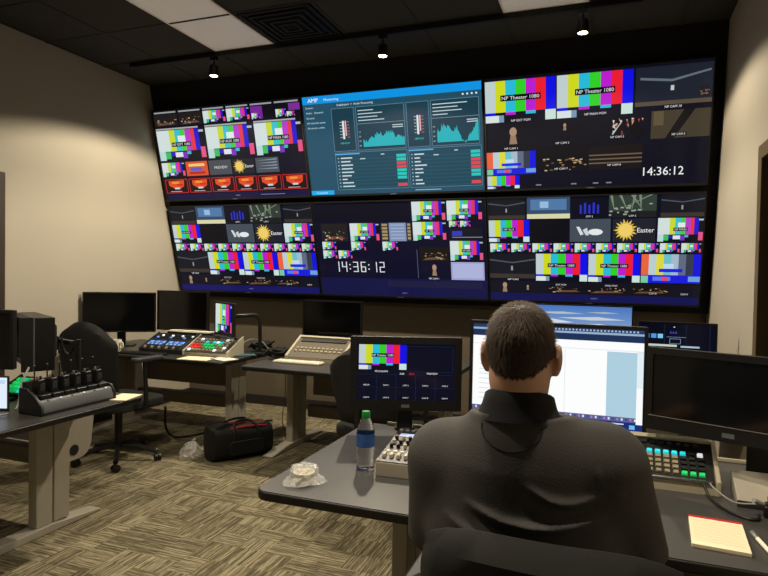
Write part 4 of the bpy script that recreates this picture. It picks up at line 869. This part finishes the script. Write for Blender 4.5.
# ------------------------------------------------------------------ office chairs
def chair(label, x, y, rz, back_w=.46, back_top=1.0, back_bot=.56, seat_z=.48, arms=True, fab=FABRIC, jacket=False, armz=0.0, rnd=1.0):
    t = thing('office_chair', label, 'chair', (x, y, 0), rz, group='office chairs')     # faces +y
    MB().prism(rrect(-.25, .25, -.24, .25, .09), seat_z - .07, seat_z, 'z').build('seat', fab, t, .02, seg=3)
    rows_f, rows_b = [], []
    n = 12; m_ = 12; P = []
    for side in (0, 1):
        R_ = []
        for i in range(n + 1):
            v = i / n; z = back_bot + (back_top - back_bot) * v; wk = back_w / 2 * (.80 + .20 * math.sin(math.pi * min(1, v * 1.1) * .55)) * (1 if v < .8 else math.sqrt(max(.02, 1 - ((v - .8) / .2) ** 2 * (.15 + .3 * rnd))))
            lean = -.235 - .07 * v - .02 * math.sin(v * math.pi)
            row = []
            for j in range(m_ + 1):
                u = j / m_ * 2 - 1; zz = z - ((.03 * u ** 4 + .07 * rnd * u * u) * max(0, v - .6) / .4)
                row.append((u * wk, lean + .045 * u * u - (0 if side == 0 else .05 * (1 - u ** 6) ** .5 * (1 - abs(2 * v - 1) ** 8) ** .5 + .004), zz))
            R_.append(row)
        P.append(R_)
    m = MB(); m.grid(P[0]); m.grid(P[1]); b = m_ + 1; off = (n + 1) * b
    for i in range(n):
        m.f.append((i * b, (i + 1) * b, off + (i + 1) * b, off + i * b)); m.f.append((i * b + m_, off + i * b + m_, off + (i + 1) * b + m_, (i + 1) * b + m_))
    for j in range(m_): m.f.append((j, off + j, off + j + 1, j + 1)); m.f.append((n * b + j, n * b + j + 1, off + n * b + j + 1, off + n * b + j))
    m.build('backrest', fab, t, smooth=True)
    MB().tube([(0, -.05, seat_z - .08), (0, -.30, seat_z - .06), (0, -.33, seat_z + .06), (0, -.33, back_bot + .2)], .022).build('back_bracket', BLK, t, smooth=True)
    MB().lathe([(.028, .10), (.028, seat_z - .10), (.06, seat_z - .09), (.06, seat_z - .07)], 16).build('gas_column', BLK, t, smooth=True)
    for k in range(5):
        an = 2 * math.pi * k / 5 + .5; c_, s_ = math.cos(an), math.sin(an)
        MB().tube([(.02 * c_, .02 * s_, .115), (.16 * c_, .16 * s_, .105), (.29 * c_, .29 * s_, .07)], .019).build('base_arm', BLK, t, smooth=True)
        w_ = MB().lathe([(.012, -.026), (.027, -.022), (.027, -.006), (.016, -.004), (.016, .004), (.027, .006), (.027, .022), (.012, .026)], 14, axis='x').build('caster', BLK, t, smooth=True, loc=(.29 * c_, .29 * s_, .0275), rot=(0, 0, an + .6))
    if arms:
        for s in (-1, 1):
            MB().tube([(s * .2, -.02, seat_z - .06), (s * .30, -.02, seat_z - .03), (s * .30, -.03, seat_z + .20 + armz)], .016).build('arm_post', BLK, t, smooth=True)
            MB().prism(rrect(s * .30 - .04, s * .30 + .04, -.14, .13, .035), seat_z + .20 + armz, seat_z + .232 + armz, 'z').build('armrest', DKGREY, t, .01)
    if jacket:
        rows = []
        for i in range(7):
            v = i / 6; row = []
            for j in range(15):
                u = j / 14 * 2 - 1; row.append((u * (back_w / 2 + .03 + .01 * math.sin(j * 2.1)), -.30 + .06 * u * u - .075 - .05 * (1 - v) - .012 * math.sin(u * 9 + v * 2), back_top + .02 - .42 * (1 - v) - .05 * u * u * v))
            rows.append(row)
        rows.append([(p[0], p[1] + .05, p[2] + .015) for p in rows[-1]]); rows.append([(p[0], -.20 + .03 * (p[0] / back_w) ** 2, p[2] - .12) for p in rows[-1]])
        MB().grid(rows).build('jacket', BLKM, t, smooth=True).modifiers.new('th', 'SOLIDIFY').thickness = .008
    return t
chair('black office chair pulled up to the back left desk', -3.42, 3.54, R(-6), .60, 1.06, .46, armz=.09)
chair('black office chair at the middle back desk behind the colour bar monitor', -1.34, 3.64, R(-8), .50, .99, .50, armz=.09)
chair('charcoal office chair the man sits on', -.092, 1.365, R(0), .47, .975, .54, .50, fab=MESHF, rnd=0.0)

# ------------------------------------------------------------------ the man
def sdf_mesh(prims, h, pad=.03, post=None):
    """smooth union of round cones and ellipsoids, meshed with surface nets"""
    lo = np.array([1e9] * 3); hi = -lo
    for p in prims:
        if p[0] == 'c': pts = np.array([p[1], p[2]]); r = max(p[3], p[4])
        else: pts = np.array([p[1]]); r = max(p[2])
        lo = np.minimum(lo, pts.min(0) - r - pad); hi = np.maximum(hi, pts.max(0) + r + pad)
    n = np.ceil((hi - lo) / h).astype(int) + 1; F = np.full(n, .2, np.float32)
    ax = [lo[i] + h * np.arange(n[i]) for i in range(3)]
    for p in prims:
        k = p[-1] if p[0] != 'cut' else 0
        if p[0] == 'c': pts = np.array([p[1], p[2]]); r = max(p[3], p[4])
        else: pts = np.array([p[1]]); r = max(p[2])
        a = np.maximum(((pts.min(0) - r - .09 - lo) / h).astype(int), 0); b = np.minimum(((pts.max(0) + r + .09 - lo) / h).astype(int) + 2, n)
        X, Y, Z_ = np.meshgrid(*[ax[i][a[i]:b[i]] for i in range(3)], indexing='ij')
        if p[0] == 'c':
            A, B = np.array(p[1]), np.array(p[2]); d = B - A; dd = max(d @ d, 1e-9)
            t_ = np.clip(((X - A[0]) * d[0] + (Y - A[1]) * d[1] + (Z_ - A[2]) * d[2]) / dd, 0, 1)
            D = np.sqrt((X - A[0] - t_ * d[0]) ** 2 + (Y - A[1] - t_ * d[1]) ** 2 + (Z_ - A[2] - t_ * d[2]) ** 2) - (p[3] + (p[4] - p[3]) * t_)
        else:
            c_, r_ = p[1], p[2]; k0 = np.sqrt(((X - c_[0]) / r_[0]) ** 2 + ((Y - c_[1]) / r_[1]) ** 2 + ((Z_ - c_[2]) / r_[2]) ** 2)
            k1 = np.sqrt(((X - c_[0]) / r_[0] ** 2) ** 2 + ((Y - c_[1]) / r_[1] ** 2) ** 2 + ((Z_ - c_[2]) / r_[2] ** 2) ** 2); D = k0 * (k0 - 1) / np.maximum(k1, 1e-6)
        S = F[a[0]:b[0], a[1]:b[1], a[2]:b[2]]
        if p[0] == 's':   # smooth subtraction
            D = -D; hh = np.clip(.5 - .5 * (D - S) / k * -1, 0, 1); hh = np.clip(.5 + .5 * (D - S) / k, 0, 1); F[a[0]:b[0], a[1]:b[1], a[2]:b[2]] = S * (1 - hh) + D * hh + k * hh * (1 - hh)
        else:
            hh = np.clip(.5 + .5 * (S - D) / k, 0, 1); F[a[0]:b[0], a[1]:b[1], a[2]:b[2]] = S * (1 - hh) + D * hh - k * hh * (1 - hh)
    if post is not None:
        X, Y, Z_ = np.meshgrid(*ax, indexing='ij'); F = post(F, X, Y, Z_)
    F[0] = F[-1] = .2; F[:, 0] = F[:, -1] = .2; F[:, :, 0] = F[:, :, -1] = .2
    ins = F < 0; m = n - 1; cnt = np.zeros(m, np.float32); acc = np.zeros((*m, 3), np.float32)
    def sl(o): return tuple(slice(o[i], o[i] + m[i]) for i in range(3))
    for axis in range(3):
        for o1 in (0, 1):
            for o2 in (0, 1):
                o = [0, 0, 0]; oth = [i for i in range(3) if i != axis]; o[oth[0]] = o1; o[oth[1]] = o2; e = list(o); e[axis] = 1
                fa, fb = F[sl(o)], F[sl(e)]; cr = (fa < 0) != (fb < 0); tt = np.where(cr, fa / np.where(cr, fa - fb, 1), 0)
                cnt += cr
                for i in range(3): acc[..., i] += np.where(cr, (o[i] + (tt if i == axis else 0)), 0)
    act = cnt > 0; idx = np.full(m, -1, np.int64); idx[act] = np.arange(act.sum())
    V = lo + h * (np.argwhere(act) + acc[act] / cnt[act][:, None]); faces = []
    for axis in range(3):
        o1, o2 = [(1, 2), (2, 0), (0, 1)][axis]
        s0 = [slice(1, m[i]) for i in range(3)]; s0[axis] = slice(0, m[axis]); s1 = list(s0); s1[axis] = slice(1, m[axis] + 1)
        a_, b_ = ins[tuple(s0)], ins[tuple(s1)]
        for flip, mask in ((False, a_ & ~b_), (True, ~a_ & b_)):
            g = np.argwhere(mask)
            if not len(g): continue
            g = g + np.array([0 if i == axis else 1 for i in range(3)])
            def I(d1, d2):
                q_ = g.copy(); q_[:, o1] -= d1; q_[:, o2] -= d2; return idx[q_[:, 0], q_[:, 1], q_[:, 2]]
            Q = np.stack([I(1, 1), I(0, 1), I(0, 0), I(1, 0)], 1); faces.append(Q[:, ::-1] if flip else Q)
    return V, np.concatenate(faces)
def organic(name, prims, h, m, parent, post=None, iters=2, pad=.03):
    V, Fc = sdf_mesh(prims, h, pad, post)
    me = bpy.data.meshes.new(name); me.from_pydata(V.tolist(), [], Fc.tolist())
    bm = bmesh.new(); bm.from_mesh(me)
    for _ in range(iters): bmesh.ops.smooth_vert(bm, verts=bm.verts, factor=.5, use_axis_x=True, use_axis_y=True, use_axis_z=True)
    bm.to_mesh(me); bm.free(); me.polygons.foreach_set('use_smooth', [True] * len(me.polygons))
    o = bpy.data.objects.new(name, me); COL.objects.link(o); me.materials.append(m); o.parent = parent; return o
MX, MY = -.172, 1.385
man = thing('person', 'man seen from behind in a grey polo shirt at the front desk', 'person', (MX, MY, 0))
HX, HY, HZ = -.007, -.035, 1.258          # head centre relative to the man's base
LSh, RSh = (-.176, -.02, 1.008), (.174, -.02, 1.034)
LEl, REl = (-.208, .045, .79), (.236, .045, .805)
LWr, RWr = (-.165, .315, .779), (.175, .310, .779)
def hand(s, w, tipdir):
    out = []; palm = (w[0] + tipdir[0] * .075, w[1] + .075, w[2] - .002)
    out.append(('c', w, palm, .026, .024, .02)); side = Vector((1, -tipdir[0], 0)).normalized()
    for k, (o, L_) in enumerate(((-.030, .060), (-.011, .074), (.009, .070), (.028, .054))):
        o *= -s; kn = Vector(palm) + side * o + Vector((tipdir[0] * .01, .012, .002)); mid = kn + Vector((tipdir[0] * L_ * .5, L_ * .5, .006)); tip = mid + Vector((tipdir[0] * L_ * .3, L_ * .42, -.020))
        out.append(('c', tuple(kn), tuple(mid), .0095, .0085, .006)); out.append(('c', tuple(mid), tuple(tip), .0085, .0072, .004))
    th0 = Vector(w) + Vector((0, .03, -.004)) + side * (s * .026); th1 = th0 + side * (s * .022) + Vector((0, .032, -.004)); th2 = th1 + Vector((-s * .004, .028, -.006))
    out += [('c', tuple(th0), tuple(th1), .012, .010, .008), ('c', tuple(th1), tuple(th2), .010, .008, .005)]
    return out
def H(x, y, z): return (HX + x, HY + y, HZ + z)
body = [('e', H(0, -.012, .025), (.067, .093, .088), .02), ('e', H(0, .035, -.02), (.059, .068, .095), .03), ('e', H(0, .045, -.085), (.048, .05, .035), .03), ('e', H(0, -.03, -.045), (.058, .065, .06), .03),
        ('c', H(0, .10, .005), H(0, .118, -.030), .008, .013, .012), ('c', H(-.02, .095, -.062), H(.02, .095, -.062), .008, .008, .01), ('e', H(-.035, .082, .028), (.026, .016, .008), .01), ('e', H(.035, .082, .028), (.026, .016, .008), .01),
        ('e', H(-.074, .005, -.012), (.012, .020, .034), .006), ('e', H(.074, .005, -.012), (.012, .020, .034), .006), ('e', H(-.081, -.006, .0), (.007, .018, .030), .006), ('e', H(.081, -.006, .0), (.007, .018, .030), .006),
        ('c', H(0, -.02, -.06), (HX * .6, -.045, 1.08), .056, .058, .025),
        ('c', (0, -.03, .98), (0, -.02, .62), .11, .13, .05), ('c', LSh, RSh, .055, .055, .03), ('c', (-.08, .0, .60), (.08, .0, .60), .14, .14, .06),
        ('c', LSh, LEl, .056, .044, .03), ('c', RSh, REl, .056, .044, .03), ('c', LEl, LWr, .046, .030, .02), ('c', REl, RWr, .046, .030, .02),
        ('c', (-.09, 0, .60), (-.115, .40, .575), .085, .065, .04), ('c', (.09, 0, .60), (.115, .40, .575), .085, .065, .04), ('c', (-.115, .40, .575), (-.12, .36, .12), .06, .042, .03), ('c', (.115, .40, .575), (.12, .36, .12), .06, .042, .03),
        ('c', (-.12, .36, .075), (-.13, .50, .05), .038, .032, .03), ('c', (.12, .36, .075), (.13, .50, .05), .038, .032, .03)]
body += hand(1, LWr, (.28, 0, 0)) + hand(-1, RWr, (-.3, 0, 0))
organic('body', body, .006, SKIN, man, iters=1)
for s in (-1, 1):
    e_ = MB().lathe([(.001, -.011), (.008, -.008), (.011, 0), (.008, .008), (.001, .011)], 12).build('eye', EYE, man, smooth=True, loc=H(s * .034, .083, .010))
    MB().lathe([(.005, .0), (.001, .003)], 10, axis='y').build('iris', mat('iris', rgb(70, 50, 35), .3), e_, loc=(0, .010, 0))
    MB().tube([H(s * .018, .099, .030), H(s * .034, .100, .036), H(s * .052, .088, .030)], .0035).build('eyebrow', HAIR, man, smooth=True)
# hair: cap over the skull, open at the face, round the ears and at the nape
hairp = [('e', H(0, -.012, .044), (.0675, .096, .071), .02), ('e', H(0, -.012, .005), (.0695, .098, .088), .02), ('e', H(0, -.032, -.062), (.058, .067, .068), .03)]
def hair_cut(F, X, Y, Z_):
    x, y, z = X - MXo[0] - HX, Y - HY, Z_ - HZ
    F = np.maximum(F, (.5 * (y - .055) - .85 * (z - .055)) if True else F)           # hairline over the forehead
    F = np.maximum(F, -(z + .122 - 6.0 * x * x))                                            # nape
    ear = np.sqrt((y - .012) ** 2 + ((z + .025) * .9) ** 2) - .040
    F = np.maximum(F, -ear * 1.0 - np.where(np.abs(x) < .045, 1, 0))
    F = np.maximum(F, np.where((z < .0), (y + .0) - .0 + np.abs(z) * .0, -1) * .9)
    F = F + .0008 * np.sin(x * 520 + 8 * np.sin(z * 60 + y * 40))
    return F
MXo = (0,)
hr = organic('hair', hairp, .004, HAIR, man, hair_cut, iters=1)
# short strands combed down from the crown, part of the hair
hm = hr.data; qr = random.Random(11); sv, sf = [], []
hv = [(v.co.copy(), v.normal.copy()) for v in hm.vertices]
crown = Vector(H(.005, -.05, .10))
for _ in range(15000):
    co, nr = hv[qr.randrange(len(hv))]
    if nr.dot(co - Vector(H(0, -.01, .01))) <= 0 or co.z < HZ - .115: continue
    d = (co - crown); d -= nr * d.dot(nr)
    if d.length < .004: d = Vector((qr.random() - .5, qr.random() - .5, 0))
    d.normalize(); d = (d + Vector((qr.uniform(-.35, .35), qr.uniform(-.35, .35), -.35))); d -= nr * d.dot(nr) ; d.normalize()
    top = max(0, min(1, (co.z - HZ + .05) / .12)); ln = .006 + .015 * top * qr.uniform(.6, 1); sd = d.cross(nr) * .0007
    b0 = co + Vector((qr.uniform(-.002, .002), qr.uniform(-.002, .002), qr.uniform(-.002, .002))); k = len(sv)
    sv += [tuple(b0 - sd - nr * .001), tuple(b0 + sd - nr * .001), tuple(b0 + d * ln + nr * (.0015 + .004 * top * qr.random()))]; sf.append((k, k + 1, k + 2))
me = bpy.data.meshes.new('strands'); me.from_pydata(sv, [], sf); so = obj('hair_strands', me, STRAND, hr); so['kind'] = 'stuff'
# polo shirt
shirt = [('c', (-.013, -.05, 1.04), (-.013, -.055, 1.125), .112, .086, .04), ('c', (-.05, -.045, 1.035), (-.155, -.03, .995), .103, .090, .05), ('c', (.05, -.045, 1.045), (.150, -.03, 1.020), .103, .090, .05),
         ('e', (0, -.035, .88), (.212, .155, .21), .05), ('e', (0, .0, .68), (.212, .185, .17), .07), ('c', (-.12, .0, .58), (.12, .0, .58), .15, .15, .06),
         ('c', LSh, (LEl[0], LEl[1] - .005, LEl[2] + .015), .084, .072, .04), ('c', RSh, (REl[0], REl[1] - .005, REl[2] + .015), .084, .073, .04)]
def shirt_post(F, X, Y, Z_):
    back = Y < .02
    # folds across the back and at the armpits
    def fold(x0, z0, x1, z1, amp, wd):
        dx, dz = x1 - x0, z1 - z0; L2 = dx * dx + dz * dz; t_ = np.clip(((X - x0) * dx + (Z_ - z0) * dz) / L2, 0, 1)
        d = np.sqrt((X - x0 - t_ * dx) ** 2 + (Z_ - z0 - t_ * dz + .02 * np.sin(t_ * 3.1)) ** 2); return amp * np.exp(-(d / wd) ** 2) * np.sin(np.pi * np.clip(t_, .02, .98)) ** .6
    g = fold(.03, 1.012, .165, .998, .011, .007) + fold(-.09, .962, .17, .955, .013, .008) + fold(.16, 1.045, .205, 1.0, .010, .007) + fold(-.14, .925, .10, .915, .010, .008)
    g -= fold(.03, .994, .165, .980, .006, .010) + fold(-.09, .942, .17, .935, .006, .010)
    F = F - np.where(back, g, 0)
    # open neck and sleeve hems
    F = np.maximum(F, Z_ - (1.128 - .10 * Y))
    for El, Sh in ((LEl, LSh), (REl, RSh)):
        d = np.array(El) - np.array(Sh); d /= np.linalg.norm(d); e = np.array(Sh) + d * .225
        pl = (X - e[0]) * d[0] + (Y - e[1]) * d[1] + (Z_ - e[2]) * d[2]
        near = np.sqrt((X - e[0]) ** 2 + (Y - e[1]) ** 2 + (Z_ - e[2]) ** 2) < .14
        F = np.where(near & (np.abs(X) > .165 + 0 * Y), np.maximum(F, pl), F)
    return np.maximum(F, .50 - Z_)
sh = organic('shirt', shirt, .005, SHIRT, man, shirt_post, iters=1)
cmb = MB(); rows = []
for i, (z, r_) in enumerate(((1.112, .098), (1.125, .090), (1.148, .080), (1.172, .0735), (1.176, .068), (1.15, .066), (1.12, .070))):
    rows.append([(HX * .9 + r_ * math.cos(a), -.050 + r_ * 1.04 * math.sin(a), z - .020 * math.sin(a)) for a in [2 * math.pi * j / 32 for j in range(32)]])
cmb.grid(rows, closed=True).build('collar', COLLAR, man, smooth=True)
bvh = BVHTree.FromObject(sh, bpy.context.evaluated_depsgraph_get())
def onback(x, z):
    hit = bvh.ray_cast(Vector((x, -.6, z)), Vector((0, 1, 0)))
    return Vector(hit[0]) + Vector((0, -.0008, 0)) if hit[0] else None
pts = [onback(-.01 + .062 * math.cos(a), 1.122 - .046 * math.sin(a)) for a in [math.pi * j / 12 for j in range(13)]]
MB().tube([p for p in pts if p], .0014, 5).build('yoke_seam', mat('dark_thread', rgb(34, 31, 28), .9), sh, smooth=True)
organic('trousers', [('c', (-.1, 0, .60), (-.117, .41, .575), .105, .082, .04), ('c', (.1, 0, .60), (.117, .41, .575), .105, .082, .04), ('c', (-.09, -.01, .60), (.09, -.01, .60), .145, .145, .05),
                     ('c', (-.117, .41, .575), (-.122, .36, .12), .078, .066, .03), ('c', (.117, .41, .575), (.122, .36, .12), .078, .066, .03)], .009, TROUS, man, iters=1)
for s in (-1, 1): organic('shoe', [('c', (s * .12, .335, .055), (s * .13, .50, .045), .047, .043, .03), ('e', (s * .125, .43, .022), (.048, .14, .022), .02)], .007, SHOEM, man, iters=1)
